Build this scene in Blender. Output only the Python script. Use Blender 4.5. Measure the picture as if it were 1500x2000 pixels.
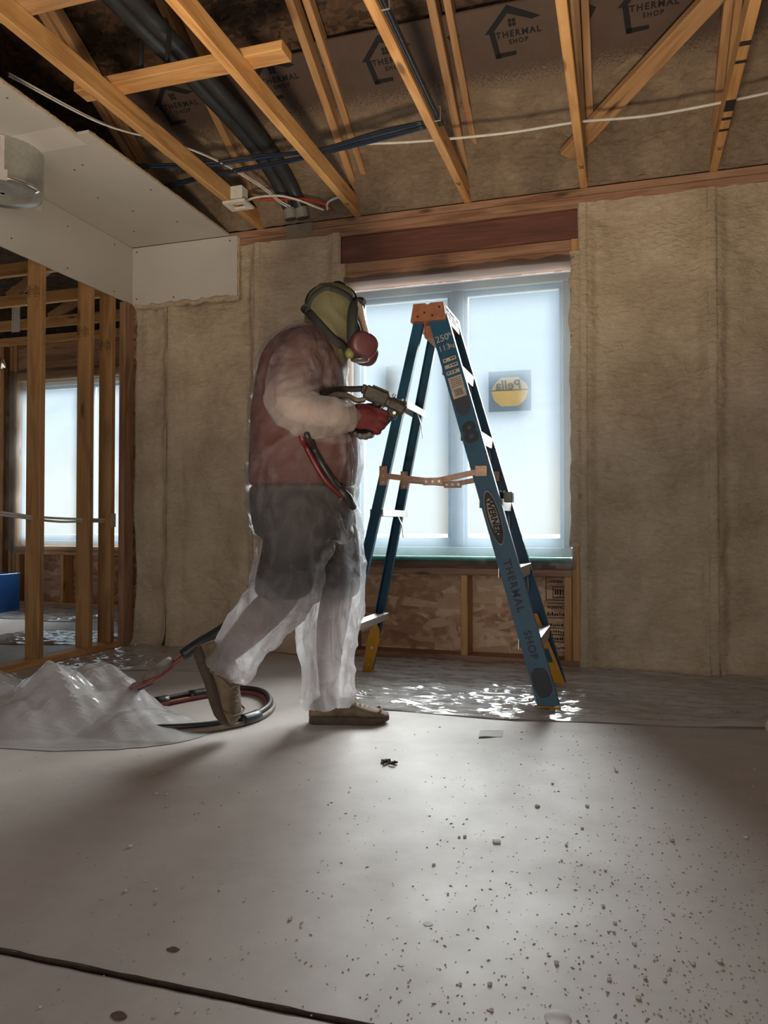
import bpy, bmesh, math, random
from mathutils import Vector, Matrix, noise
from mathutils.bvhtree import BVHTree

random.seed(7)
for o in list(bpy.data.objects):
    bpy.data.objects.remove(o, do_unlink=True)
scene = bpy.context.scene
COL = scene.collection
R = math.radians

# ------------------------------------------------------------------ camera
YAW, PITCH, CAM_H = R(17.46), math.atan(26 / 1500), 0.73
cd = bpy.data.cameras.new('camera')
cd.sensor_fit = 'HORIZONTAL'
cd.sensor_width = 36.0
cd.lens = 36.0                       # 1500 px focal length on a 1500 px wide frame
cd.clip_start = 0.02
cam = bpy.data.objects.new('camera', cd)
cam.location = (0, 0, CAM_H)
cam.rotation_euler = (R(90) + PITCH, 0, YAW)
COL.objects.link(cam)
scene.camera = cam

# ------------------------------------------------------------------ sky, sun, lights, exposure
scene.view_settings.view_transform = 'Standard'
scene.view_settings.look = 'None'
scene.view_settings.exposure = 0.32
scene.view_settings.gamma = 1.0
scene.view_settings.use_curve_mapping = False

w = bpy.data.worlds.new('sky')
scene.world = w
w.use_nodes = True
nt = w.node_tree
nt.nodes.clear()
wo = nt.nodes.new('ShaderNodeOutputWorld')
bg = nt.nodes.new('ShaderNodeBackground')
tc = nt.nodes.new('ShaderNodeTexCoord')
sx = nt.nodes.new('ShaderNodeSeparateXYZ')
rp = nt.nodes.new('ShaderNodeValToRGB')
e = rp.color_ramp.elements
e[0].position = 0.0; e[0].color = (1.0, 0.93, 0.76, 1)
e[1].position = 1.0; e[1].color = (0.52, 0.74, 1.0, 1)
x = e.new(0.06); x.color = (0.98, 0.95, 0.84, 1)
x = e.new(0.12); x.color = (0.74, 0.89, 1.0, 1)
nt.links.new(tc.outputs['Generated'], sx.inputs[0])
nt.links.new(sx.outputs['Z'], rp.inputs[0])
nt.links.new(rp.outputs[0], bg.inputs['Color'])
bg.inputs['Strength'].default_value = 0.64
nt.links.new(bg.outputs[0], wo.inputs[0])


def lamp(name, kind, loc, target, energy, color, **kw):
    l = bpy.data.lights.new(name, kind)
    l.energy = energy
    l.color = color
    for k, v in kw.items():
        setattr(l, k, v)
    o = bpy.data.objects.new(name, l)
    o.location = loc
    o.rotation_euler = (Vector(target) - Vector(loc)).to_track_quat('-Z', 'Y').to_euler()
    COL.objects.link(o)
    return o


# hazy sun in front of the windows, soft from the overcast
lamp('hazy_sun', 'SUN', (0.75, 12, 4.8), (-0.3, 2.0, 0), 21.0, (1.0, 0.975, 0.94), angle=R(44))
# added fill for daylight from behind the camera, no door seen there
lamp('rear_fill', 'AREA', (-0.5, -2.35, 1.2), (-0.7, 3.0, 1.0), 34, (1.0, 0.94, 0.88),
     shape='RECTANGLE', size=2.8, size_y=2.0)
# added warm fill, low and out of view, aimed up at the joists
lamp('joist_fill', 'AREA', (-0.25, 0.45, 0.10), (-0.6, 1.75, 2.46), 27, (1.0, 0.80, 0.56),
     shape='RECTANGLE', size=0.35, size_y=0.25, spread=R(96))

# ------------------------------------------------------------------ mesh helpers
def V(*a):
    return Vector(a)


def wm(o):
    if o.parent:
        return wm(o.parent) @ o.matrix_parent_inverse @ o.matrix_basis
    return o.matrix_basis.copy()


def link(o, parent=None):
    COL.objects.link(o)
    if parent is not None:
        o.parent = parent
        o.matrix_parent_inverse = wm(parent).inverted()
    return o


def tag(o, label=None, cat=None, group=None, kind=None):
    if label: o['label'] = label
    if cat: o['category'] = cat
    if group: o['group'] = group
    if kind: o['kind'] = kind
    return o


def thing(name, label, cat, loc=(0, 0, 0), group=None, rotz=0.0):
    o = bpy.data.objects.new(name, None)
    o.empty_display_size = 0.05
    o.matrix_basis = Matrix.Translation(loc) @ Matrix.Rotation(rotz, 4, 'Z')
    COL.objects.link(o)
    return tag(o, label, cat, group)


class MB:
    """Collects geometry; build() links it as one mesh object (vertices in world space)."""

    def __init__(self):
        self.v, self.f = [], []

    def add(self, vs, fs):
        n = len(self.v)
        self.v += [tuple(p) for p in vs]
        self.f += [tuple(i + n for i in f) for f in fs]
        return self

    def box(self, x0, x1, y0, y1, z0, z1):
        vs = [(x, y, z) for z in (z0, z1) for y in (y0, y1) for x in (x0, x1)]
        return self.add(vs, [(0, 2, 3, 1), (4, 5, 7, 6), (0, 1, 5, 4), (2, 6, 7, 3), (0, 4, 6, 2), (1, 3, 7, 5)])

    def cbox(self, x0, x1, y0, y1, z0, z1, c=0.004):
        """box with all twelve edges chamfered"""
        bm = bmesh.new()
        m = MB().box(x0, x1, y0, y1, z0, z1)
        vs = [bm.verts.new(p) for p in m.v]
        for f in m.f: bm.faces.new([vs[i] for i in f])
        bmesh.ops.bevel(bm, geom=bm.edges[:], offset=c, segments=1, affect='EDGES')
        bm.verts.index_update()
        self.add([p.co[:] for p in bm.verts], [[q.index for q in f.verts] for f in bm.faces])
        bm.free()
        return self

    def obox(self, o, ax, ay, az, sx, sy, sz, c=0.0):
        """oriented box: centre o, unit axes, full sizes"""
        m = MB()
        a = (-sx / 2, sx / 2, -sy / 2, sy / 2, -sz / 2, sz / 2)
        if c: m.cbox(*a, c)
        else: m.box(*a)
        o, ax, ay, az = Vector(o), Vector(ax), Vector(ay), Vector(az)
        return self.add([o + ax * p[0] + ay * p[1] + az * p[2] for p in m.v], m.f)

    def loft(self, rings, cap=True, closed=False):
        n = len(rings[0]); base = len(self.v)
        for r in rings: self.v += [tuple(p) for p in r]
        m = len(rings)
        for k in range(m if closed else m - 1):
            k2 = (k + 1) % m
            for i in range(n):
                j = (i + 1) % n
                self.f.append((base + k * n + i, base + k * n + j, base + k2 * n + j, base + k2 * n + i))
        if cap and not closed:
            self.f.append(tuple(base + i for i in reversed(range(n))))
            self.f.append(tuple(base + (m - 1) * n + i for i in range(n)))
        return self

    def tube(self, pts, rad, n=8, cap=True, flat=1.0, upv=None):
        pts = [Vector(p) for p in pts]
        if not isinstance(rad, (list, tuple)): rad = [rad] * len(pts)
        rings, prev = [], None
        for i, p in enumerate(pts):
            t = (pts[min(i + 1, len(pts) - 1)] - pts[max(i - 1, 0)]).normalized()
            if prev is None:
                ref = Vector(upv) if upv else (V(0, 0, 1) if abs(t.z) < 0.9 else V(1, 0, 0))
                a = (ref - t * ref.dot(t)).normalized()
            else:
                a = (prev - t * prev.dot(t)).normalized()
            prev = a
            b = t.cross(a)
            r = rad[i]
            rings.append([p + a * (r * flat * math.cos(q)) + b * (r * math.sin(q)) for q in
                          [2 * math.pi * k / n for k in range(n)]])
        return self.loft(rings, cap)

    def cyl(self, a, b, r, n=12, r2=None):
        return self.tube([a, b], [r, r if r2 is None else r2], n)

    def ball(self, c, rx, ry, rz, n=14, m=9):
        c = Vector(c)
        rings = []
        for k in range(1, m):
            t = math.pi * k / m
            rings.append([c + V(rx * math.sin(t) * math.cos(a), ry * math.sin(t) * math.sin(a), -rz * math.cos(t))
                          for a in [2 * math.pi * i / n for i in range(n)]])
        return self.loft(rings, True)

    def prism(self, poly, o, ax, ay, depth):
        """extrude a polygon (ax/ay coords) from o by depth along ax x ay"""
        o, ax, ay = Vector(o), Vector(ax), Vector(ay)
        nrm = ax.cross(ay)
        a = [o + ax * p[0] + ay * p[1] for p in poly]
        b = [p + nrm * depth for p in a]
        n = len(poly)
        fs = [tuple(reversed(range(n))), tuple(range(n, 2 * n))]
        fs += [(i, (i + 1) % n, n + (i + 1) % n, n + i) for i in range(n)]
        return self.add(a + b, fs)

    def grid(self, fn, nu, nv):
        base = len(self.v)
        for j in range(nv + 1):
            for i in range(nu + 1):
                self.v.append(tuple(fn(i / nu, j / nv)))
        for j in range(nv):
            for i in range(nu):
                a = base + j * (nu + 1) + i
                self.f.append((a, a + 1, a + nu + 2, a + nu + 1))
        return self

    def mesh(self, name, smooth=False):
        me = bpy.data.meshes.new(name)
        me.from_pydata(self.v, [], self.f)
        me.validate()
        if smooth: me.polygons.foreach_set('use_smooth', [True] * len(me.polygons))
        me.update()
        return me

    def build(self, name, mat, parent=None, smooth=False, local=False):
        """local=True: vertices are in the parent's space, else in world space"""
        me = self.mesh(name, smooth)
        me.materials.append(mat)
        o = bpy.data.objects.new(name, me)
        COL.objects.link(o)
        if parent is not None:
            o.parent = parent
            if not local: o.matrix_parent_inverse = wm(parent).inverted()
        return o


def spline(pts, n=8):
    """Catmull-Rom through the points"""
    P = [Vector(p) for p in pts]
    P = [P[0] * 2 - P[1]] + P + [P[-1] * 2 - P[-2]]
    out = []
    for i in range(1, len(P) - 2):
        a, b, c, d = P[i - 1:i + 3]
        for k in range(n):
            t = k / n
            out.append(0.5 * ((2 * b) + (c - a) * t + (2 * a - 5 * b + 4 * c - d) * t * t + (3 * b - a - 3 * c + d) * t ** 3))
    out.append(P[-2].copy())
    return out


LUMBER = {}


def lumber(name, a, b, w, t, side, mat, parent=None, c=0.003):
    """board from a to b (centre line); w across 'side', t across the remaining axis.  Grain runs along local X."""
    a, b = Vector(a), Vector(b)
    L = (b - a).length
    key = (round(L, 3), w, t, mat.name)
    me = LUMBER.get(key)
    if me is None:
        m = MB()
        h = [(-w / 2 + c, -t / 2), (w / 2 - c, -t / 2), (w / 2, -t / 2 + c), (w / 2, t / 2 - c), (w / 2 - c, t / 2),
             (-w / 2 + c, t / 2), (-w / 2, t / 2 - c), (-w / 2, -t / 2 + c)]
        m.loft([[(s, p[0], p[1]) for p in h] for s in (0, L)], True)
        me = m.mesh('board')
        me.materials.append(mat)
        LUMBER[key] = me
    o = bpy.data.objects.new(name, me)
    ax = (b - a).normalized()
    ay = Vector(side); ay = (ay - ax * ay.dot(ax)).normalized()
    az = ax.cross(ay)
    o.matrix_basis = Matrix(((ax.x, ay.x, az.x, a.x), (ax.y, ay.y, az.y, a.y), (ax.z, ay.z, az.z, a.z), (0, 0, 0, 1)))
    return link(o, parent)


def text_faces(body, size, shear=0.0, spacing=1.0, bold=0.0):
    """vertices/faces of a line of lettering, centred on the origin in XY"""
    cu = bpy.data.curves.new('lettering', 'FONT')
    cu.body = body
    cu.size = size
    cu.shear = shear
    cu.space_character = spacing
    cu.offset = bold
    cu.align_x = 'CENTER'
    cu.align_y = 'CENTER'
    cu.resolution_u = 3
    o = bpy.data.objects.new('lettering', cu)
    COL.objects.link(o)
    dg = bpy.context.evaluated_depsgraph_get()
    me = bpy.data.meshes.new_from_object(o.evaluated_get(dg))
    vs = [v.co.copy() for v in me.vertices]
    fs = [tuple(p.vertices) for p in me.polygons]
    bpy.data.objects.remove(o, do_unlink=True)
    bpy.data.meshes.remove(me)
    return vs, fs


def put_text(m, body, size, o, ax, ay, lift=0.0006, **kw):
    vs, fs = text_faces(body, size, **kw)
    o, ax, ay = Vector(o), Vector(ax).normalized(), Vector(ay).normalized()
    n = ax.cross(ay).normalized()
    m.add([o + ax * p.x + ay * p.y + n * lift for p in vs], fs)
    return m


def remesh(m, voxel, smooth_it=4):
    """union of the overlapping closed shells in m as one continuous surface -> (verts, faces)"""
    me = m.mesh('tmp')
    bm = bmesh.new(); bm.from_mesh(me)
    bmesh.ops.recalc_face_normals(bm, faces=bm.faces)
    bm.to_mesh(me); bm.free()
    o = bpy.data.objects.new('tmp', me)
    COL.objects.link(o)
    md = o.modifiers.new('r', 'REMESH')
    md.mode = 'VOXEL'
    md.voxel_size = voxel
    dg = bpy.context.evaluated_depsgraph_get()
    out = bpy.data.meshes.new_from_object(o.evaluated_get(dg))
    bpy.data.objects.remove(o, do_unlink=True)
    bm = bmesh.new(); bm.from_mesh(out)
    for _ in range(smooth_it):
        bmesh.ops.smooth_vert(bm, verts=bm.verts, factor=0.5, use_axis_x=True, use_axis_y=True, use_axis_z=True)
    bm.normal_update()
    bpy.data.meshes.remove(out)
    return bm


def bm_object(bm, name, mat, parent, smooth=True):
    me = bpy.data.meshes.new(name)
    bm.to_mesh(me); bm.free()
    if smooth: me.polygons.foreach_set('use_smooth', [True] * len(me.polygons))
    me.materials.append(mat)
    o = bpy.data.objects.new(name, me)
    COL.objects.link(o)
    o.parent = parent
    return o


def fbm(p, oct=3):
    s, a = 0.0, 1.0
    p = Vector(p)
    for _ in range(oct):
        s += a * noise.noise(p)
        p = p * 2.03
        a *= 0.5
    return s


# ------------------------------------------------------------------ material helpers
class NT:
    def __init__(self, name):
        self.m = bpy.data.materials.new(name)
        self.m.use_nodes = True
        self.t = self.m.node_tree
        self.b = self.t.nodes['Principled BSDF']
        self.out = self.t.nodes['Material Output']

    def n(self, typ, ins=None, **props):
        x = self.t.nodes.new('ShaderNode' + typ)
        for k, v in props.items(): setattr(x, k, v)
        for k, v in (ins or {}).items():
            if isinstance(v, tuple) and len(v) == 2 and hasattr(v[0], 'outputs'):
                self.t.links.new(v[0].outputs[v[1]], x.inputs[k])
            elif hasattr(v, 'outputs'):
                self.t.links.new(v.outputs[0], x.inputs[k])
            else:
                x.inputs[k].default_value = v
        return x

    def l(self, a, b, i, o=0):
        self.t.links.new(a.outputs[o], b.inputs[i])

    def ramp(self, fac, stops, interp='LINEAR'):
        r = self.n('ValToRGB', {'Fac': fac})
        r.color_ramp.interpolation = interp
        el = r.color_ramp.elements
        el[0].position, el[0].color = stops[0][0], (*stops[0][1], 1)
        el[1].position, el[1].color = stops[-1][0], (*stops[-1][1], 1)
        for p, c in stops[1:-1]:
            q = el.new(p); q.color = (*c, 1)
        return r

    def mix(self, fac, a, b, mode='MIX'):
        x = self.n('MixRGB', blend_type=mode)
        for k, v in (('Fac', fac), ('Color1', a), ('Color2', b)):
            if hasattr(v, 'outputs'): self.t.links.new(v.outputs[0], x.inputs[k])
            elif isinstance(v, tuple) and hasattr(v[0], 'outputs'): self.t.links.new(v[0].outputs[v[1]], x.inputs[k])
            elif isinstance(v, tuple): x.inputs[k].default_value = (*v, 1)
            else: x.inputs[k].default_value = v
        return x

    def bump(self, h, strength=0.3, dist=0.01, prev=None):
        b = self.n('Bump', {'Strength': strength, 'Distance': dist, 'Height': h})
        if prev: self.t.links.new(prev.outputs[0], b.inputs['Normal'])
        return b

    def fin(self, color=None, rough=None, normal=None, **kw):
        def s(k, v):
            if hasattr(v, 'outputs'): self.t.links.new(v.outputs[0], self.b.inputs[k])
            elif isinstance(v, tuple) and len(v) == 3: self.b.inputs[k].default_value = (*v, 1)
            else: self.b.inputs[k].default_value = v
        if color is not None: s('Base Color', color)
        if rough is not None: s('Roughness', rough)
        if normal is not None: s('Normal', normal)
        for k, v in kw.items(): s(k.replace('_', ' '), v)
        return self.m


def plain(name, col, rough=0.5, metal=0.0, var=0.12, scale=20.0, bump=0.0, **kw):
    """a solid colour with slight mottling and wear"""
    k = NT(name)
    tc = k.n('TexCoord')
    nz = k.n('TexNoise', {'Vector': (tc, 'Object'), 'Scale': scale, 'Detail': 4.0, 'Roughness': 0.6})
    c = k.ramp(nz, [(0.3, tuple(max(0, x * (1 - var)) for x in col)), (0.7, tuple(min(1, x * (1 + var)) for x in col))])
    nrm = k.bump(nz, bump, 0.004) if bump else None
    return k.fin(c, rough, nrm, Metallic=metal, **kw)


def wood(name, c0, c1, c2, ring=1.0, knots=True):
    k = NT(name)
    tc = k.n('TexCoord')
    oi = k.n('ObjectInfo')
    off = k.n('VectorMath', {0: (oi, 'Random'), 1: (37.0, 11.0, 23.0)}, operation='MULTIPLY')
    p = k.n('VectorMath', {0: (tc, 'Object'), 1: off}, operation='ADD')
    m1 = k.n('Mapping', {'Vector': p, 'Scale': (0.9, 7.0, 7.0)})
    n1 = k.n('TexNoise', {'Vector': m1, 'Scale': 2.2, 'Detail': 3.0, 'Distortion': 0.6})
    rings = k.n('Math', {0: n1, 1: 17.0 * ring}, operation='MULTIPLY')
    sn = k.n('Math', {0: rings}, operation='SINE')
    sn2 = k.n('MapRange', {'Value': sn, 'From Min': -1.0, 'From Max': 1.0})
    m2 = k.n('Mapping', {'Vector': p, 'Scale': (3.0, 130.0, 130.0)})
    n2 = k.n('TexNoise', {'Vector': m2, 'Scale': 1.0, 'Detail': 2.0})
    a = k.mix(0.6, sn2, n2)
    col = k.ramp(a, [(0.22, c0), (0.52, c1), (0.85, c2)])
    n3 = k.n('TexNoise', {'Vector': k.n('Mapping', {'Vector': p, 'Scale': (1.3, 5, 5)}), 'Scale': 1.6, 'Detail': 2.0})
    br = k.n('MapRange', {'Value': n3, 'From Min': 0.3, 'From Max': 0.7, 'To Min': 0.86, 'To Max': 1.1})
    rb = k.n('MapRange', {'Value': (oi, 'Random'), 'To Min': 0.88, 'To Max': 1.1})
    bb = k.n('Math', {0: br, 1: rb}, operation='MULTIPLY')
    hv = k.n('HueSaturation', {'Value': bb, 'Color': col})
    last = hv
    if knots:
        mk = k.n('Mapping', {'Vector': p, 'Scale': (2.6, 9.0, 9.0)})
        vo = k.n('TexVoronoi', {'Vector': mk, 'Scale': 1.0, 'Randomness': 1.0})
        kf = k.n('MapRange', {'Value': (vo, 'Distance'), 'From Min': 0.07, 'From Max': 0.15, 'To Min': 0.85, 'To Max': 0.0})
        last = k.mix(kf, hv, tuple(x * 0.33 for x in c0))
    b = k.bump(a, 0.12, 0.002)
    return k.fin(last, 0.62, b)


def osb(name, dark, mid, light, scale=1.0, plane='XZ'):
    k = NT(name)
    tc = k.n('TexCoord')
    base = k.n('Mapping', {'Vector': (tc, 'Object'), 'Rotation': ((R(-90), 0, 0) if plane == 'XZ' else (0, 0, 0))})
    d = k.n('TexNoise', {'Vector': base, 'Scale': 5.0 * scale, 'Detail': 2.0})
    dv = k.n('VectorMath', {0: (d, 'Color'), 1: (0.06, 0.06, 0.0)}, operation='MULTIPLY')
    bv = k.n('VectorMath', {0: base, 1: dv}, operation='ADD')
    cols, dists = [], []
    for i, (rot, sc) in enumerate([(20, (9, 34)), (-48, (10, 38)), (72, (8, 30)), (-12, (14, 52))]):
        mp = k.n('Mapping', {'Vector': bv, 'Rotation': (0, 0, R(rot)), 'Scale': (sc[0] * scale, sc[1] * scale, 1),
                             'Location': (i * 3.7, i * 1.9, i * 2.3)})
        vo = k.n('TexVoronoi', {'Vector': mp, 'Scale': 1.0}, voronoi_dimensions='2D')
        cols.append(k.n('SeparateXYZ', {0: (vo, 'Color')}))
        dists.append(vo)
    sel = [k.n('TexNoise', {'Vector': base, 'Scale': 17.0 * scale, 'Detail': 2.0, 'Distortion': 0.0}) for i in range(3)]
    for i_, s_ in enumerate(sel): s_.noise_dimensions = '4D'; s_.inputs['W'].default_value = 3.0 * i_
    v = (cols[0], 'X')
    hgt = (dists[0], 'Distance')
    for i in range(3):
        f = k.n('MapRange', {'Value': sel[i], 'From Min': 0.47 + 0.015 * i, 'From Max': 0.53 + 0.015 * i})
        v = k.mix(f, v, (cols[i + 1], 'X'))
        hgt = k.mix(f, hgt, (dists[i + 1], 'Distance'))
    fine = k.n('TexNoise', {'Vector': k.n('Mapping', {'Vector': bv, 'Scale': (30, 160, 1)}), 'Scale': 1.0, 'Detail': 3.0})
    vv = k.mix(0.22, v, fine)
    col = k.ramp(vv, [(0.12, dark), (0.5, mid), (0.86, light)])
    return k.fin(col, 0.6, k.bump(vv, 0.35, 0.004))


def foam_mat(name, c0, c1, c2):
    k = NT(name)
    tc = k.n('TexCoord')
    n1 = k.n('TexNoise', {'Vector': (tc, 'Object'), 'Scale': 3.2, 'Detail': 4.0, 'Roughness': 0.6})
    n2 = k.n('TexNoise', {'Vector': k.n('Mapping', {'Vector': (tc, 'Object'), 'Scale': (26, 26, 52)}), 'Scale': 1.0,
                          'Detail': 4.0, 'Roughness': 0.62, 'Distortion': 0.7})
    n3 = k.n('TexNoise', {'Vector': (tc, 'Object'), 'Scale': 190.0, 'Detail': 2.0})
    a = k.mix(0.3, n1, n2)
    col = k.ramp(a, [(0.33, c0), (0.5, c1), (0.66, c2)])
    b = k.bump(n3, 0.2, 0.003)
    b = k.bump(n2, 0.9, 0.014, b)
    b = k.bump(n1, 0.5, 0.05, b)
    return k.fin(col, 0.62, b, Specular_IOR_Level=0.35)


def film_mat(name, trans, gloss_rough, white, opac=0.25, refr=0.0, bumpy=0.0, bscale=14.0, tint=(1, 1, 1), gl=0.5, dmix=0.5):
    """thin polyethylene film: partly clear, partly milky, glossy"""
    k = NT(name)
    t = k.t
    tr = k.n('BsdfTransparent', {'Color': (*tint, 1)})
    tl = k.n('BsdfTranslucent', {'Color': (*white, 1)})
    df = k.n('BsdfDiffuse', {'Color': (*white, 1)})
    gs = k.n('BsdfGlossy', {'Roughness': gloss_rough, 'Color': (1, 1, 1, 1)})
    milky = k.n('MixShader', {0: dmix, 1: tl, 2: df})
    clear = tr
    if refr > 0:
        rf = k.n('BsdfRefraction', {'Roughness': 0.18, 'IOR': 1.02, 'Color': (*tint, 1)})
        clear = k.n('MixShader', {0: refr, 1: tr, 2: rf})
    body = k.n('MixShader', {0: 1 - trans, 1: clear, 2: milky})
    fr = k.n('Fresnel', {'IOR': 1.45})
    fm = k.n('Math', {0: fr, 1: gl}, operation='MULTIPLY')
    sh = k.n('MixShader', {0: fm, 1: body, 2: gs})
    if bumpy:
        tc = k.n('TexCoord')
        if isinstance(bscale, tuple):
            nz = k.n('TexNoise', {'Vector': k.n('Mapping', {'Vector': (tc, 'Object'), 'Scale': bscale}), 'Scale': 1.0, 'Detail': 3.0, 'Distortion': 0.6})
        else:
            nz = k.n('TexNoise', {'Vector': (tc, 'Object'), 'Scale': bscale, 'Detail': 4.0, 'Distortion': 1.2})
        b = k.bump(nz, bumpy, 0.02)
        for q in (gs, df, tl, fr):
            t.links.new(b.outputs[0], q.inputs['Normal'])
    t.nodes.remove(k.b)
    t.links.new(sh.outputs[0], k.out.inputs[0])
    return k.m


# ------------------------------------------------------------------ materials
M = {}
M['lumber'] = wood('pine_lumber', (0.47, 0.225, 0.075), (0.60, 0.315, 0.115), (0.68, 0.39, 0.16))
M['stud_shaded'] = wood('shaded_stud_lumber', (0.29, 0.145, 0.055), (0.39, 0.205, 0.08), (0.47, 0.265, 0.11))  # pine lumber darkened; shade of the backlit studs put into the colour
M['lumber_dark'] = wood('dark_lumber', (0.30, 0.155, 0.07), (0.40, 0.22, 0.10), (0.48, 0.28, 0.135))  # darker brown version of the pine
M['header'] = wood('engineered_header', (0.12, 0.045, 0.03), (0.20, 0.075, 0.05), (0.27, 0.105, 0.07), 0.5, False)
M['plate'] = wood('reddish_plate', (0.20, 0.095, 0.05), (0.31, 0.165, 0.10), (0.40, 0.23, 0.145))
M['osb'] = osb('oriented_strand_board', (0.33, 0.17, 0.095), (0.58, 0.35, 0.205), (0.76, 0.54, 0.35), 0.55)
M['osb_shaded'] = osb('shaded_strand_board', (0.018, 0.009, 0.005), (0.05, 0.026, 0.014), (0.10, 0.052, 0.028), 1.0, 'XY')  # strand board darkened; shade under the roof put into the colour
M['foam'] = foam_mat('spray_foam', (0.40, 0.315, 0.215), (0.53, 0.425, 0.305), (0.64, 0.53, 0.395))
M['foam_shaded'] = foam_mat('spray_foam_shaded', (0.14, 0.10, 0.068), (0.215, 0.155, 0.106), (0.30, 0.225, 0.155))  # darker copy of the wall foam; eave shade put into the colour
M['logo_print'] = plain('logo_print', (0.006, 0.006, 0.007), 0.85)
M['black_print'] = plain('black_print', (0.018, 0.014, 0.012), 0.8)


def kraft():
    k = NT('kraft_baffle_board')
    tc = k.n('TexCoord')
    sp = k.n('SeparateXYZ', {0: (tc, 'Object')})
    n1 = k.n('TexNoise', {'Vector': (tc, 'Object'), 'Scale': 7.0, 'Detail': 5.0, 'Roughness': 0.65})
    n2 = k.n('TexNoise', {'Vector': (tc, 'Object'), 'Scale': 140.0, 'Detail': 2.0})
    base = k.ramp(n1, [(0.3, (0.066, 0.041, 0.032)), (0.7, (0.090, 0.057, 0.044))])
    # overspray of foam that peters out up the board (object z is world height)
    g = k.n('MapRange', {'Value': (sp, 'Z'), 'From Min': 2.93, 'From Max': 2.80})
    s = k.n('Math', {0: g, 1: n2}, operation='ADD')
    s2 = k.n('MapRange', {'Value': s, 'From Min': 0.86, 'From Max': 1.15, 'To Min': 0.0, 'To Max': 0.9})
    c = k.mix(s2, base, (0.20, 0.145, 0.098))
    return k.fin(c, 0.7, k.bump(n2, 0.1, 0.002))


M['kraft'] = kraft()


def concrete():
    k = NT('concrete_slab')
    tc = k.n('TexCoord')
    n1 = k.n('TexNoise', {'Vector': (tc, 'Object'), 'Scale': 1.4, 'Detail': 6.0, 'Roughness': 0.62, 'Distortion': 0.5})
    n2 = k.n('TexNoise', {'Vector': (tc, 'Object'), 'Scale': 9.0, 'Detail': 5.0, 'Roughness': 0.7})
    n3 = k.n('TexNoise', {'Vector': (tc, 'Object'), 'Scale': 160.0, 'Detail': 2.0})
    wv = k.n('TexNoise', {'Vector': k.n('Mapping', {'Vector': (tc, 'Object'), 'Rotation': (0, 0, R(25)), 'Scale': (3, 60, 1)}),
                          'Scale': 1.0, 'Detail': 4.0, 'Distortion': 2.0})
    a = k.mix(0.35, n1, n2)
    col = k.ramp(a, [(0.3, (0.38, 0.335, 0.305)), (0.5, (0.47, 0.425, 0.39)), (0.7, (0.54, 0.495, 0.46))])
    sc = k.n('MapRange', {'Value': wv, 'From Min': 0.62, 'From Max': 0.78, 'To Min': 0.0, 'To Max': 0.35})
    col2 = k.mix(sc, col, (0.52, 0.49, 0.47))
    rg = k.n('MapRange', {'Value': a, 'From Min': 0.3, 'From Max': 0.7, 'To Min': 0.62, 'To Max': 0.46})
    b = k.bump(n3, 0.06, 0.002)
    b = k.bump(n2, 0.05, 0.006, b)
    return k.fin(col2, rg, b, Specular_IOR_Level=0.5)


M['concrete'] = concrete()
M['joint'] = plain('saw_cut_dirt', (0.045, 0.026, 0.015), 0.95, var=0.4, scale=60)
M['drywall'] = plain('drywall_paper', (0.56, 0.53, 0.49), 0.75, var=0.05, scale=3)
M['gypsum'] = plain('gypsum_edge', (0.42, 0.32, 0.21), 0.9, var=0.35, scale=120, bump=0.4)
M['joint_tape'] = plain('drywall_joint_tape', (0.66, 0.63, 0.58), 0.7, var=0.04, scale=8)
M['screw'] = plain('drywall_screw', (0.03, 0.03, 0.03), 0.5)
M['vinyl'] = plain('blue_tinted_vinyl', (0.55, 0.68, 0.80), 0.4, var=0.04)  # white vinyl; blue daylight tint put into both vinyl colours
M['vinyl_pale'] = plain('pale_vinyl', (0.68, 0.78, 0.86), 0.4, var=0.04)
M['sill_tape'] = plain('green_sill_membrane', (0.12, 0.52, 0.40), 0.5, var=0.15)
M['film_window'] = film_mat('window_poly_film', 0.56, 0.16, (0.185, 0.215, 0.245), refr=0.0, dmix=0.2, bumpy=0.12, bscale=9, tint=(0.97, 0.985, 1.0), gl=0.35)
M['film_floor'] = film_mat('floor_poly_film', 0.30, 0.11, (0.90, 0.88, 0.86), bumpy=0.45, bscale=(3.0, 17.0, 5.0), gl=1.1)
M['film_pile'] = film_mat('crumpled_poly_film', 0.26, 0.16, (0.95, 0.94, 0.95), bumpy=0.06, bscale=16, gl=1.0)
M['galv'] = plain('galvanised_steel', (0.62, 0.63, 0.62), 0.30, 1.0, var=0.10, scale=45)
M['foil_tape'] = plain('printed_foil_tape', (0.72, 0.68, 0.66), 0.35, 0.5)
M['red_print'] = plain('red_print', (0.42, 0.05, 0.04), 0.6)
M['black_rubber'] = plain('black_rubber', (0.011, 0.011, 0.012), 0.8)
M['conduit'] = plain('black_conduit', (0.030, 0.034, 0.040), 0.42, var=0.3, scale=9)
M['cable_black'] = plain('black_cable', (0.018, 0.020, 0.026), 0.4)
M['cable_blue'] = plain('blue_cable', (0.012, 0.035, 0.085), 0.4)
M['cable_white'] = plain('white_cable', (0.62, 0.59, 0.54), 0.5)
M['red_pipe'] = plain('red_cable', (0.42, 0.035, 0.02), 0.45)
M['white_plastic'] = plain('white_plastic', (0.70, 0.68, 0.62), 0.45)
M['blue_box'] = plain('blue_plastic', (0.015, 0.10, 0.34), 0.4)
M['ground'] = plain('sandy_ground', (0.40, 0.33, 0.21), 0.95, var=0.15, scale=0.6)

# ================================================================== SETTING
W = 4.04            # interior face of the long back wall
WF = 5.70           # back wall of the room behind the stud partition
XP = -2.905         # room face of the stud partition
XR, YB = 2.6, -2.6  # right wall, rear wall (out of view)

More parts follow.
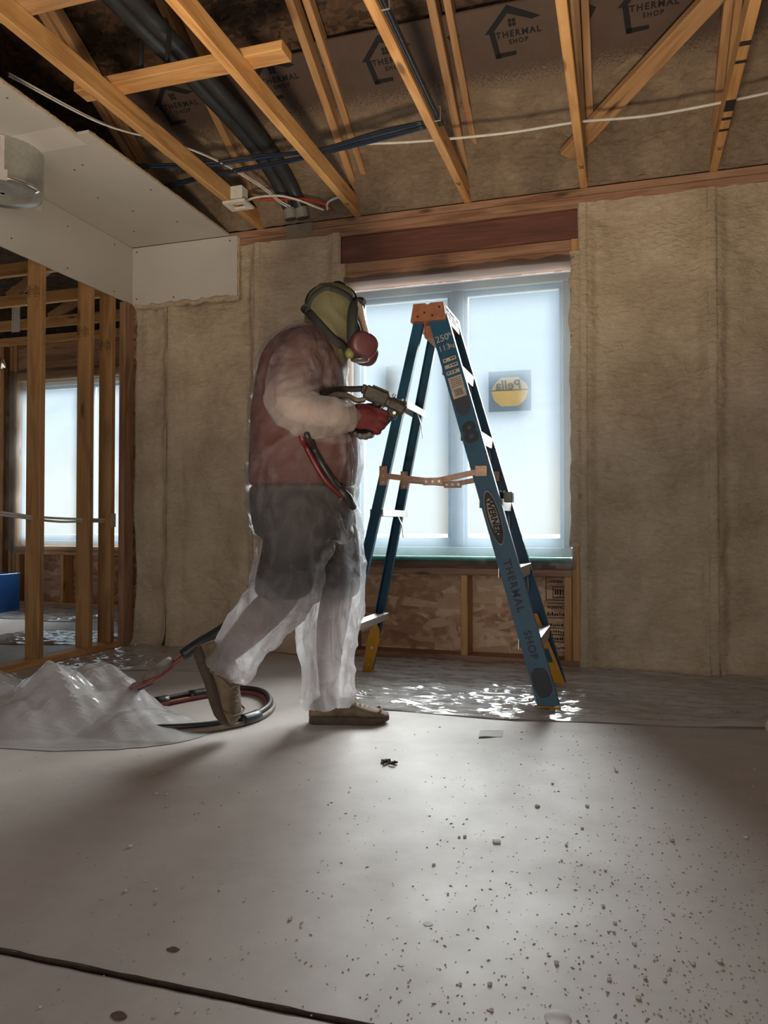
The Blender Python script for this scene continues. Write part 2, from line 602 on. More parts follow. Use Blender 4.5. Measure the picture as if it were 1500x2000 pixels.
# ---- floor: two slab pours with a saw-cut joint between them
f = MB()
f.box(-7.0, XR + 0.2, 1.0778, WF + 0.3, -0.12, 0)
f.box(-7.0, XR + 0.2, YB - 0.2, 1.0632, -0.12, 0)
floor = f.build('floor', M['concrete'])
tag(floor, kind='structure')
cut = MB()
random.seed(3)
rows = [[], [], [], [], []]
for i in range(321):
    x = -7 + (XR + 7) * i / 320
    ja, jb = random.uniform(-0.0016, 0.0016), random.uniform(-0.0016, 0.0016)
    for r_, (y_, z_) in zip(rows, ((1.0618 + ja, 0.0006), (1.0634 + ja * 0.4, 0.0004), (1.0705, -0.014), (1.0776 + jb * 0.4, 0.0004), (1.0792 + jb, 0.0006))):
        r_.append((x, y_, z_))
n = 321
for r_ in rows: cut.v += r_
for k in range(4):
    for i in range(n - 1):
        a_ = k * n + i
        cut.f.append((a_, a_ + 1, a_ + n + 1, a_ + n))
cut.build('saw_cut', M['joint'], floor)

# ---- ground outside
g = MB().box(-60, 60, WF + 0.3, 90, -0.32, -0.30)
g.box(-2.9, 60, W + 0.22, WF + 0.3, -0.32, -0.30)
tag(g.build('ground', M['ground']), kind='structure')


# ---- long back wall with its window opening
OX0, OX1, OZ0, OZ1 = -1.49, -0.262, 0.56, 2.09      # rough opening
s = MB()
Y0, Y1 = W + 0.14, W + 0.152
s.box(-2.95, OX0, Y0, Y1, 0, 2.46)
s.box(OX1, XR, Y0, Y1, 0, 2.46)
s.box(OX0, OX1, Y0, Y1, 0, 0.541)
s.box(OX0, OX1, Y0, Y1, OZ1, 2.46)
wall_back = s.build('wall_back', M['osb'])
tag(wall_back, kind='structure')


def plank(name, x0, x1, y0, y1, z0, z1, mat, parent, axis):
    """axis-aligned board whose grain runs along the named axis"""
    cx, cy, cz = (x0 + x1) / 2, (y0 + y1) / 2, (z0 + z1) / 2
    if axis == 'x': return lumber(name, (x0, cy, cz), (x1, cy, cz), y1 - y0, z1 - z0, (0, 1, 0), mat, parent)
    if axis == 'y': return lumber(name, (cx, y0, cz), (cx, y1, cz), x1 - x0, z1 - z0, (1, 0, 0), mat, parent)
    return lumber(name, (cx, cy, z0), (cx, cy, z1), x1 - x0, y1 - y0, (1, 0, 0), mat, parent)


plank('top_plate', -2.93, XR, W - 0.002, W + 0.138, 2.424, 2.462, M['plate'], wall_back, 'x')
plank('top_plate', -2.93, XR, W, W + 0.14, 2.385, 2.4225, M['plate'], wall_back, 'x')
plank('bottom_plate', -1.53, -0.225, W, W + 0.14, 0.0, 0.038, M['plate'], wall_back, 'x')
# header over the window
plank('header_board', -1.535, -0.225, W + 0.022, W + 0.06, 2.205, 2.362, M['header'], wall_back, 'x')
plank('header_plate', -1.535, -0.225, W + 0.001, W + 0.14, 2.363, 2.385, M['plate'], wall_back, 'x')
plank('header_plate', -1.49, -0.262, W + 0.001, W + 0.14, 2.148, 2.204, M['plate'], wall_back, 'x')
plank('header_plate', -1.49, -0.262, W - 0.001, W + 0.138, 2.092, 2.1475, M['plate'], wall_back, 'x')
# studs beside the opening
plank('jack_stud', -1.53, -1.492, W, W + 0.14, 0.038, 2.205, M['lumber_dark'], wall_back, 'z')
plank('jack_stud', -0.2615, -0.2245, W, W + 0.14, 0.038, 2.205, M['lumber'], wall_back, 'z')
# sill and cripples below the window
plank('sill_plate', -1.49, -0.2625, W + 0.0, W + 0.14, 0.503, 0.540, M['plate'], wall_back, 'x')
plank('sill_plate', -1.49, -0.2625, W + 0.0, W + 0.14, 0.464, 0.502, M['plate'], wall_back, 'x')
for cx in (-1.47, -0.823, -0.283):
    plank('cripple_stud', cx - 0.019, cx + 0.019, W + 0.001, W + 0.139, 0.0385, 0.4635, M['lumber'], wall_back, 'z')
sill = MB().cbox(OX0 + 0.002, OX1 - 0.002, W - 0.004, W + 0.14, 0.541, 0.5585, 0.003)
sill.build('sill_membrane', M['sill_tape'], wall_back)
# print stamped on the sheathing beside the right cripple
st = MB()
yy = W + 0.1393
ax_, az_ = (1, 0, 0), (0, 0, 1)
for (z0, z1, x0, x1) in [(0.452, 0.458, -0.405, -0.305), (0.33, 0.334, -0.405, -0.305), (0.33, 0.458, -0.409, -0.405),
                         (0.345, 0.349, -0.37, -0.31), (0.345, 0.405, -0.373, -0.369), (0.401, 0.405, -0.37, -0.31)]:
    st.box(x0, x1, yy - 0.0006, yy, z0, z1)
put_text(st, 'CANADA', 0.022, (-0.355, yy, 0.295), (-1, 0, 0), (0, 0, -1), lift=0.0008, bold=0.0006)
for z, h_ in [(0.43, 0.012), (0.375, 0.028), (0.258, 0.020), (0.20, 0.012), (0.165, 0.011), (0.127, 0.013), (0.080, 0.012)]:
    x = -0.40 if h_ < 0.025 else -0.362                 # rows of blurred print, too small to read
    while x < -0.318:
        wq = random.uniform(0.004, 0.010)
        st.box(x, x + wq, yy - 0.0006, yy, z - h_ / 2, z + h_ / 2 * random.choice((0.3, 1, 1)))
        x += wq + random.uniform(0.003, 0.006)
for z in (0.314, 0.236, 0.182, 0.147, 0.108):
    st.box(-0.40, -0.305, yy - 0.0006, yy, z, z + 0.004)
st.build('sheathing_print', M['black_print'], wall_back)
strap = MB().cbox(-1.86, -1.70, W - 0.006, W - 0.003, 2.386, 2.462, 0.001)
strap.build('nail_plate', plain('dull_steel', (0.30, 0.26, 0.20), 0.5, 0.5), wall_back)


def foam_depth(x, z, seed):
    """relief of the cured foam, metres towards the room"""
    m1 = 0.5 + 0.5 * fbm((x * 1.7 + seed, z * 1.3, 3.1), 2)
    lump = 0.026 * fbm((x * 4.5 + seed, z * 3.0, 0.7), 3)
    rip = fbm((x * 9.0 + seed, z * 38.0 + 1.6 * fbm((x * 5, z * 5, seed), 2), 1.9), 2)
    rip2 = fbm((x * 26.0 + seed, z * 44.0, 5.3), 2)
    return lump + max(0.0, m1 - 0.28) * (0.020 * rip + 0.014 * rip2)


def foam_bay(x0, x1, z0, z1, seed, rec=0.036, left=True, right=True):
    wid = x1 - x0
    nu, nv = max(6, int(wid / 0.013)), max(8, int((z1 - z0) / 0.0125))

    def fn(u, v):
        x, z = x0 + u * wid, z0 + v * (z1 - z0)
        wob = 0.012 * fbm((seed, z * 6, 1.0), 2)
        e = 1.0
        if left: e = min(e, (u * wid + wob) / 0.055)
        if right: e = min(e, ((1 - u) * wid + wob) / 0.055)
        e = max(0.0, min(1.0, e)); e = e * e * (3 - 2 * e)
        t = min(1.0, max(0.0, (z1 - z) / 0.10)); t = t * t * (3 - 2 * t)
        d = rec * e * (0.35 + 0.65 * t) + 0.003
        y = W + d - foam_depth(x, z, seed) * (0.25 + 0.75 * e)
        # side bead where the gun ran along the stud
        bead = math.exp(-((u * wid - 0.075) / 0.03) ** 2) * (0.5 + 0.5 * fbm((seed + 9, z * 5, 0), 2)) * 0.014
        y -= bead * e
        if z < 0.14:                      # foam piled against the floor
            q = 1 - z / 0.14
            y -= (0.055 + 0.025 * fbm((x * 7, seed, 2), 2)) * q * q * q
        return (x, y, max(z, 0.003))
    return MB().grid(fn, nu, nv).build('foam_bay', M['foam'], wall_back, smooth=True)


def foam_stud(xc, z0, z1, seed, w=0.05):
    def fn(u, v):
        x, z = xc + (u - 0.5) * w, z0 + v * (z1 - z0)
        r = (2 * u - 1) ** 4
        y = W - 0.004 - 0.0025 * fbm((x * 30, z * 12, seed), 2) + 0.012 * r
        if z < 0.10: y -= 0.02 * (1 - z / 0.10) ** 2
        return (x + 0.002 * fbm((seed, z * 4, u), 2), y, z)
    return MB().grid(fn, 8, int((z1 - z0) / 0.02)).build('foamed_stud', M['foam'], wall_back, smooth=True)


bays = [(-2.903, -2.655, 2.09, False, True), (-2.605, -2.076, 2.386, True, True), (-2.030, -1.585, 2.386, True, True),
        (-0.180, 0.387, 2.386, True, True), (0.434, 0.998, 2.386, True, True), (1.042, 1.60, 2.386, True, True),
        (1.645, XR, 2.386, True, False)]
for i, (x0, x1, zt, l, r_) in enumerate(bays):
    foam_bay(x0, x1, 0.0, zt, 11.3 * i + 2.0, 0.038, l, r_)
for i, (xc, w_) in enumerate([(-2.63, 0.056), (-2.053, 0.05), (-1.5585, 0.058), (-0.2015, 0.05), (0.41, 0.052), (1.02, 0.05), (1.622, 0.05)]):
    foam_stud(xc, 0.0, 2.386, 5.0 * i + 1, w_)


# foam that curled over the right and left edge of the window film
def foam_edge(x0, x1, z0, z1, seed):
    def fn(u, v):
        z = z0 + v * (z1 - z0)
        wig = 0.012 * fbm((seed, z * 7, 0), 3)
        x = x0 + (x1 - x0) * u + (wig * (1 - u) if x0 < x1 else wig * (1 - u))
        h = math.sin(math.pi * min(1, u * 1.0 + 0.02)) * (0.012 + 0.010 * fbm((z * 9, seed, u), 2))
        return (x, W - 0.006 - max(0, h) - 0.002 * fbm((x * 40, z * 25, seed), 2), z)
    MB().grid(fn, 8, int((z1 - z0) / 0.012)).build('foam_bead', M['foam'], wall_back, smooth=True)


foam_edge(-0.268, -0.215, 0.62, 2.14, 3)
foam_edge(-1.50, -1.575, 0.62, 2.2, 8)


# ---- window in the long wall
def window_unit(name, x0, x1, y, z0, z1, midx):
    fr = MB()
    t = 0.045
    fr.cbox(x0, x1, y, y + 0.07, z0, z0 + 0.05, 0.004)
    fr.cbox(x0, x1, y, y + 0.07, z1 - t, z1, 0.004)
    fr.cbox(x0, x0 + t, y, y + 0.07, z0 + 0.05, z1 - t, 0.004)
    fr.cbox(x1 - t, x1, y, y + 0.07, z0 + 0.05, z1 - t, 0.004)
    w_ = fr.build(name, M['vinyl_pale'])
    tag(w_, kind='structure')
    MB().cbox(midx - 0.038, midx + 0.038, y + 0.002, y + 0.06, z0 + 0.05, z1 - t, 0.004).build('mullion', M['vinyl'], w_)
    for a, b, dy in ((x0 + t, midx - 0.038, 0.012), (midx + 0.038, x1 - t, 0.026)):
        sash = MB()
        q = 0.030
        sash.cbox(a, b, y + dy, y + dy + 0.03, z0 + 0.05, z0 + 0.05 + q + 0.02, 0.003)
        sash.cbox(a, b, y + dy, y + dy + 0.03, z1 - t - q, z1 - t, 0.003)
        sash.cbox(a, a + q * 0.6, y + dy, y + dy + 0.03, z0 + 0.1, z1 - t - q, 0.003)
        sash.cbox(b - q * 0.6, b, y + dy, y + dy + 0.03, z0 + 0.1, z1 - t - q, 0.003)
        so = sash.build('sash', M['vinyl'], w_)
        MB().box(a + q * 0.5, b - q * 0.5, y + dy + 0.012, y + dy + 0.018, z0 + 0.09, z1 - t - q * 0.5).build('pane', M['glass'], so)
    return w_


def glass_mat():
    k = NT('window_glass')
    tr = k.n('BsdfTransparent', {'Color': (0.95, 0.98, 0.985, 1)})
    gs = k.n('BsdfGlossy', {'Roughness': 0.02})
    fr = k.n('Fresnel', {'IOR': 1.2})
    sh = k.n('MixShader', {0: fr, 1: tr, 2: gs})
    k.t.nodes.remove(k.b)
    k.t.links.new(sh.outputs[0], k.out.inputs[0])
    return k.m


M['glass'] = glass_mat()
win1 = window_unit('window_1', OX0 + 0.012, OX1 - 0.006, W + 0.075, 0.563, 2.06, -0.876)

# maker's sticker on the right pane, seen from the back, and a paler paper label on the left pane
yst = W + 0.075 + 0.026 + 0.009
sx0, sx1, sz0, sz1 = -0.708, -0.478, 1.345, 1.565
M['sticker_blue'] = plain('sticker_blue', (0.16, 0.26, 0.36), 0.6, var=0.08)
M['sticker_yellow'] = plain('sticker_yellow', (0.80, 0.52, 0.12), 0.6, var=0.05)
M['sticker_cream'] = plain('sticker_cream', (0.72, 0.58, 0.34), 0.6, var=0.05)
M['sticker_ink'] = plain('sticker_ink', (0.18, 0.14, 0.10), 0.6)
sk = MB().box(sx0, sx1, yst - 0.0012, yst, sz0, sz1).build('sticker', M['sticker_blue'], win1)
cxs, czs = (sx0 + sx1) / 2, (sz0 + sz1) / 2 - 0.004
octo = [(0.098 * math.cos(R(a)) * (1.0), 0.088 * math.sin(R(a))) for a in (28, 62, 118, 152, 208, 242, 298, 332)]
top = [p for p in octo if p[1] > 0]
low = [p for p in octo if p[1] < 0]
MB().prism([(-0.1, 0.012)] + [(0.1, 0.012)] + top, (cxs, yst - 0.0012, czs), (1, 0, 0), (0, 0, 1), 0.0008).build('sticker_top', M['sticker_cream'], sk)
MB().prism(low + [(0.1, 0.006), (-0.1, 0.006)], (cxs, yst - 0.0012, czs), (1, 0, 0), (0, 0, 1), 0.0008).build('sticker_base', M['sticker_yellow'], sk)
ink = MB().box(cxs - 0.1, cxs + 0.1, yst - 0.0026, yst - 0.002, czs + 0.006, czs + 0.011)
put_text(ink, 'Pella', 0.075, (cxs, yst - 0.0022, czs + 0.035), (-1, 0, 0), (0.25, 0, 1), shear=0.35, lift=-0.003, bold=0.001)
ink.build('sticker_lettering', M['sticker_ink'], sk)
yst2 = W + 0.075 + 0.012 + 0.009
MB().box(-1.29, -1.19, yst2 - 0.001, yst2, 1.40, 1.63).build('paper_label', plain('pale_paper_label', (0.42, 0.47, 0.50), 0.7), win1)


# ---- poly film taped over the window
def window_film(x0, x1, z0, z1, y, seed, amp=0.004, loose=0.0):
    def fn(u, v):
        x, z = x0 + u * (x1 - x0), z0 + v * (z1 - z0)
        e = min(u, 1 - u, v, 1 - v)
        edge = max(0.0, 1 - e / 0.07)
        d = amp * fbm((x * 3 + seed, z * 2.4, 0), 3) + edge * 0.010 * fbm((x * 22, z * 22, seed), 2)
        # fold lines left from the roll
        for zf in (0.30, 0.52, 0.74):
            d += 0.0035 * math.exp(-((v - zf - 0.006 * math.sin(u * 5)) / 0.006) ** 2)
        if loose:
            q = (u * 1.3 + (1 - v) * 1.1 + 0.15 * math.sin(v * 6))
            d += loose * (0.5 + 0.5 * math.sin(q * 13 + seed)) * (0.4 + 0.6 * fbm((u * 3, v * 3, seed), 2))
            d += 0.5 * loose * max(0, math.sin((u * 0.9 - v * 2.2) * 9))
        xe = x + (0.016 * fbm((z * 8, seed, 0), 2) if u in (0.0, 1.0) else 0)
        ze = z + (0.016 * fbm((x * 8, seed, 4), 2) if v in (0.0, 1.0) else 0)
        return (xe, y - abs(d), ze)
    return MB().grid(fn, 70, 84)


fw = window_film(-1.535, -0.245, 0.505, 2.125, W - 0.005, 2.0).build('window_film', M['film_window'], None, smooth=True)
tag(fw, 'milky plastic film taped over the bright window behind the ladder', 'plastic sheet')

# ---- stud partition on the left with drywall strips above
pw = plank('wall_partition', -2.995, XP, YB, 3.985, 0.0, 0.038, M['lumber'], None, 'y')
tag(pw, kind='structure')
studs = []
for i, y in enumerate((3.288, 3.675, 3.868, 2.88, 2.48, 2.07, 1.67, 1.26)):
    studs.append(plank('stud', -2.995, XP, y - 0.019, y + 0.019, 0.0385, 2.385, M['stud_shaded'], pw, 'z'))
plank('corner_stud', -2.925, -2.885, 3.945, 4.036, 0.0, 2.085, M['plate'], pw, 'z')
plank('top_plate', -2.995, XP, YB, 4.035, 2.386, 2.423, M['lumber'], pw, 'y')
plank('top_plate', -2.995, XP, YB, 4.035, 2.424, 2.461, M['lumber'], pw, 'y')
# grade stamps on the three studs in view
for y, zc in ((3.288, 1.955), (3.675, 1.835), (3.868, 1.80)):
    gs_ = MB()
    for k, (dx, tx, sz) in enumerate([(-0.028, '19260', 0.026), (-0.008, '1 50', 0.02), (0.012, '19260', 0.026), (0.030, '50 20', 0.018), (-0.040, '204', 0.014)]):
        put_text(gs_, tx, sz, (-2.95 + dx, y - 0.019, zc), (0, 0, 1), (-1, 0, 0), lift=0.0006)
    gs_.build('grade_stamp', M['black_print'], pw)

# drywall: strip on the partition, strip on the back wall, ceiling sheets
dw = MB().cbox(XP + 0.0005, XP + 0.0125, 0.9, W - 0.003, 2.09, 2.439, 0.0015).build('wall_left_drywall', M['drywall'])
tag(dw, kind='structure')
MB().cbox(-2.892, -2.172, W - 0.0145, W - 0.0025, 2.078, 2.438, 0.0015).build('drywall_strip', M['drywall'], dw)
c1 = MB().cbox(-2.905, -2.222, 2.775, W - 0.016, 2.4405, 2.4525, 0.0015).build('ceiling_drywall', M['drywall'])
tag(c1, kind='structure')
MB().cbox(-2.905, -2.285, 0.9, 2.772, 2.4395, 2.4515, 0.0015).build('drywall_sheet', M['drywall'], c1)
# torn, chalky edges
def torn(x, y0, y1, zc, seed):
    def fn(u, v):
        y = y0 + v * (y1 - y0)
        a = u * math.pi
        r = 0.0075 + 0.003 * fbm((y * 40, seed, u * 3), 2)
        return (x + r * 0.8 * math.sin(a), y, zc - r * math.cos(a))
    MB().grid(fn, 5, int((y1 - y0) / 0.01)).build('torn_edge', M['gypsum'], c1, smooth=True)
torn(-2.2215, 2.776, W - 0.02, 2.4465, 1)
torn(-2.2845, 0.9, 2.77, 2.4455, 4)
MB().box(-2.89, -2.30, 2.70, 2.86, 2.4386, 2.4394).build('joint_tape', M['joint_tape'], c1)
tp = MB().box(-2.8918, -2.8909, 2.55, 3.25, 2.36, 2.438)
tp.build('joint_tape', M['joint_tape'], dw)
sc = MB()
for (x, y) in [(-2.45, 3.02), (-2.52, 3.05), (-2.62, 3.35), (-2.40, 3.75), (-2.72, 3.80), (-2.55, 3.55), (-2.30, 3.35), (-2.35, 2.45)]:
    sc.cyl((x, y, 2.4384), (x, y, 2.4408), 0.0045, 8)
sc.build('screw_heads', M['screw'], c1)
sc = MB()
for (y, z) in [(3.45, 2.36), (3.85, 2.40), (3.45, 2.13), (3.85, 2.12), (3.05, 2.15)]:
    sc.cyl((-2.8935, y, z), (-2.8915, y, z), 0.0045, 8)
for (x, z) in [(-2.86, 2.41), (-2.86, 2.12), (-2.6, 2.11), (-2.22, 2.41)]:
    sc.cyl((x, W - 0.0135, z), (x, W - 0.016, z), 0.0045, 8)
sc.build('screw_heads', M['screw'], dw)
# ragged foam under the drywall strip
def rag(u, v):
    x = -2.87 + u * 0.71
    a = v * math.pi
    r = 0.018 + 0.012 * fbm((x * 14, 2, v), 3)
    return (x, W - 0.006 - r * math.sin(a), 2.072 + r * 0.9 * math.cos(a) + 0.01 * fbm((x * 9, 1, 1), 2))
MB().grid(rag, 90, 8).build('foam_bead', M['foam'], wall_back, smooth=True)
def rag2(u, v):
    z = 2.07 + u * 0.36
    a = v * math.pi
    r = 0.010 + 0.008 * fbm((z * 14, 5, v), 3)
    return (-2.166 + r * 0.7 * math.cos(a), W - 0.004 - r * math.sin(a), z)
MB().grid(rag2, 40, 8).build('foam_bead', M['foam'], wall_back, smooth=True)


# ---- the deeper room seen through the partition
s = MB()
fx0, fx1 = -5.33, -4.11
s.box(-7.0, fx0, WF + 0.14, WF + 0.152, 0, 2.46)
s.box(fx1, -2.9, WF + 0.14, WF + 0.152, 0, 2.46)
s.box(fx0, fx1, WF + 0.14, WF + 0.152, 0, 0.54)
s.box(fx0, fx1, WF + 0.14, WF + 0.152, 2.05, 2.46)
wall_far = s.build('wall_far', M['osb'])
tag(wall_far, kind='structure')
plank('top_plate', -7.0, -2.9, WF, WF + 0.14, 2.424, 2.462, M['lumber'], wall_far, 'x')
plank('top_plate', -7.0, -2.9, WF, WF + 0.14, 2.385, 2.4225, M['lumber'], wall_far, 'x')
plank('bottom_plate', -7.0, -2.9, WF, WF + 0.14, 0.0, 0.038, M['lumber'], wall_far, 'x')
plank('header_board', fx0, fx1, WF + 0.01, WF + 0.05, 2.13, 2.383, M['header2'] if 'header2' in M else M['plate'], wall_far, 'x')
plank('header_plate', fx0, fx1, WF, WF + 0.14, 2.052, 2.128, M['lumber'], wall_far, 'x')
for x in (-5.352, -5.395, -5.50, -5.90, -6.30, -4.088, -3.70, -3.30):
    plank('stud', x - 0.019, x + 0.019, WF, WF + 0.14, 0.0385, 2.384, M['stud_shaded'], wall_far, 'z')
for x in (-5.31, -5.21, -4.82, -4.42, -4.13):
    plank('cripple_stud', x - 0.019, x + 0.019, WF, WF + 0.139, 0.0385, 0.464, M['lumber'], wall_far, 'z')
plank('sill_plate', fx0, fx1, WF, WF + 0.14, 0.503, 0.540, M['lumber'], wall_far, 'x')
plank('sill_plate', fx0, fx1, WF, WF + 0.14, 0.465, 0.502, M['lumber'], wall_far, 'x')
win2 = window_unit('window_2', fx0 + 0.004, fx1 - 0.004, WF + 0.065, 0.545, 2.048, -4.60)
fw2 = window_film(-5.43, -4.02, 0.49, 2.15, WF - 0.008, 6.0, 0.006, 0.022).build('window_film', M['film_window'], None, smooth=True)
tag(fw2, 'loosely draped plastic film over the far window seen between the partition studs', 'plastic sheet')
def curl(u, v):
    a = u * 5.0
    return (-5.42 - 0.10 * u + 0.02 * math.sin(a), WF - 0.02 - 0.03 * math.sin(a) * v - 0.02 * v, 2.12 + 0.09 * v + 0.04 * math.sin(a * 0.8) + 0.05 * u)
MB().grid(curl, 14, 8).build('loose_corner', M['film_pile'], fw2, smooth=True)
# side walls out of view, with openings that let the day in
s = MB()
s.box(-7.0, -6.9, YB, 3.4, 0, 2.46); s.box(-7.0, -6.9, 5.2, WF + 0.3, 0, 2.46)
s.box(-7.0, -6.9, 3.4, 5.2, 0, 0.5); s.box(-7.0, -6.9, 3.4, 5.2, 2.1, 2.46)
tag(s.build('wall_left', M['osb']), kind='structure')
s = MB().box(-3.0, -2.93, W + 0.15, WF + 0.14, 0, 2.46)
tag(s.build('wall_return', M['osb']), kind='structure')
s = MB().box(XR, XR + 0.1, YB, W + 0.15, 0, 2.46)
tag(s.build('wall_right', M['foam']), kind='structure')
s = MB()
s.box(-7.0, -2.0, YB - 0.1, YB, 0, 2.46); s.box(1.0, XR + 0.1, YB - 0.1, YB, 0, 2.46)
s.box(-2.0, 1.0, YB - 0.1, YB, 2.3, 2.46)
tag(s.build('wall_rear', M['foam']), kind='structure')

# ================================================================== ROOF AND CEILING FRAMING
SL = 0.55                                     # rise per metre run
def under(y, z0): return z0 + SL * (W - y)    # height of a roof plane above the wall
RY = 0.6                                      # ridge line
k_ = MB()
def slab(m, x0, x1, ya, yb, zfun, t=0.012):
    a = [(x0, ya, zfun(ya)), (x1, ya, zfun(ya)), (x1, yb, zfun(yb)), (x0, yb, zfun(yb))]
    b = [(p[0], p[1], p[2] + t) for p in a]
    m.add(a + b, [(0, 1, 2, 3), (7, 6, 5, 4), (0, 4, 5, 1), (1, 5, 6, 2), (2, 6, 7, 3), (3, 7, 4, 0)])
slab(k_, -3.05, XR + 0.3, W + 0.45, RY, lambda y: under(y, 2.735))
slab(k_, -3.05, XR + 0.3, RY, YB - 0.4, lambda y: under(RY, 2.735) - SL * (RY - y))
ceiling = k_.build('ceiling', M['osb_shaded'])
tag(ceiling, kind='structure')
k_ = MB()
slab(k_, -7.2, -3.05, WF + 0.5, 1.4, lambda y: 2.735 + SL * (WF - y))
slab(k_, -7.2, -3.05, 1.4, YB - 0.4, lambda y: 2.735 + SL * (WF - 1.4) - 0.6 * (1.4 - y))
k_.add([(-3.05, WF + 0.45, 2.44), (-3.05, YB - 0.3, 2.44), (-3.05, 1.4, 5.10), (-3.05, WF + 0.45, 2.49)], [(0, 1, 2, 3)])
k_.build('roof_deck', M['osb_shaded'], ceiling)
# closures at the eave and the right-hand gable
k_ = MB()
k_.box(-3.05, XR + 0.3, W + 0.14, W + 0.15, 2.462, 2.70)
k_.box(-7.2, -2.95, WF + 0.14, WF + 0.15, 2.462, 2.70)
k_.add([(XR + 0.05, W + 0.15, 2.44), (XR + 0.05, YB, 2.44), (XR + 0.05, RY, 4.75)], [(0, 1, 2)])
k_.add([(-7.0, WF + 0.15, 2.44), (-7.0, YB, 2.44), (-7.0, 1.4, 5.2)], [(0, 1, 2)])
k_.box(-7.2, XR + 0.3, YB - 0.1, YB - 0.08, 2.44, 3.2)
k_.build('roof_deck', M['osb_shaded'], ceiling)
# mill print on the roof deck
pr = MB()
nsl = Vector((0, -SL, -1)).normalized()
axs, ays = Vector((1, 0, 0)), Vector((0, -1, SL)).normalized()
random.seed(5)
for (x0, y0) in ((-1.86, 2.98), (-1.60, 3.02), (-2.75, 2.95)):
    for r_ in range(6):
        x = x0
        while x < x0 + 0.20:
            wq = random.uniform(0.008, 0.03)
            pr.obox(Vector((x, y0, under(y0, 2.735))) + ays * (r_ * 0.022) + nsl * 0.001, axs, ays, nsl, wq, 0.012, 0.0012)
            x += wq + random.uniform(0.006, 0.014)
pr.build('deck_print', M['black_print'], ceiling)

# ---- trusses
TX = [(-2.64, 'roof truss above the drywall ceiling, leftmost in view', 'lumber_dark'),
      (-2.03, 'roof truss crossing the upper left corner, white junction box at its wall end', 'lumber'),
      (-1.425, 'roof truss with a knot in its bottom chord, left of the cable-carrying truss', 'lumber'),
      (-0.80, 'roof truss with a bundle of black cables stapled along its bottom chord', 'lumber'),
      (-0.195, 'roof truss above the right side of the bright window', 'lumber'),
      (0.42, 'roof truss at upper right with black marks sprayed on its bottom chord', 'lumber'),
      (1.03, 'roof truss at the far right edge overhead', 'lumber')]
cs = math.cos(math.atan(SL))
TR = []
for i, (x, lab, mt) in enumerate(TX):
    t = thing('roof_truss', lab, 'roof truss', (x, W, 2.462), 'roof trusses')
    yb_ = -2.4
    plank('bottom_chord', x - 0.019, x + 0.019, yb_, W + 0.10, 2.4625, 2.5515, M[mt], t, 'y')
    c0 = 0.0445 / cs
    lumber('top_chord', (x, W + 0.12, under(W + 0.12, 2.565) + c0), (x, RY, under(RY, 2.565) + c0), 0.038, 0.089, (1, 0, 0), M['lumber_dark'], t)
    if i in (1, 2, 3):
        dx = 0.062
        lumber('top_chord', (x + dx, W + 0.02, under(W + 0.02, 2.60) + c0), (x + dx, RY, under(RY, 2.60) + c0), 0.034, 0.075, (1, 0, 0), M['lumber_dark'], t)
    if i in (0, 4, 5, 6):
        lumber('top_chord', (x + 0.04, W - 0.02, under(W - 0.02, 2.585) + c0), (x + 0.04, RY, under(RY, 2.585) + c0), 0.034, 0.08, (1, 0, 0), M['lumber_dark'], t)
    TR.append(t)
# sprayed marks on the truss at upper right and small stamps on the others
for (yy_, ln) in ((2.98, 0.028), (3.10, 0.02), (3.38, 0.09), (3.52, 0.022), (3.62, 0.02)):
    mk = MB().box(0.4003, 0.4395, yy_, yy_ + ln, 2.4615, 2.4622)
    mk.build('paint_mark', M['black_print'], TR[5])
for i, x in ((2, -1.425), (3, -0.80), (4, -0.195), (5, 0.42)):
    m_ = MB()
    put_text(m_, '24', 0.035, (x, 3.80 if i != 2 else 3.86, 2.4623), (0, 1, 0), (1, 0, 0), lift=0.001)
    m_.build('chord_stamp', M['black_print'], TR[i])

# ---- loose framing: flat blocking, corner blocking and the diagonal brace
b = plank('blocking_board', -2.20, -1.245, 2.655, 2.745, 2.5525, 2.5905, M['lumber'], None, 'x')
tag(b, 'short board lying flat across two truss chords, cut end showing', 'board')
b = plank('blocking_board', -2.70, -1.52, 2.128, 2.216, 2.5525, 2.5905, M['lumber_dark'], None, 'x')
tag(b, 'dark board lying across the chords in the top left corner', 'board')
pa, pb = Vector((-0.275, 3.955, 2.605)), Vector((0.60, 3.17, 3.02))
br = lumber('diagonal_brace', pa, pb, 0.089, 0.038, Vector((0.6, 0.75, -0.15)), M['lumber_dark'])
tag(br, 'diagonal wooden brace under the rafters at upper right, foam on its lower end', 'brace')


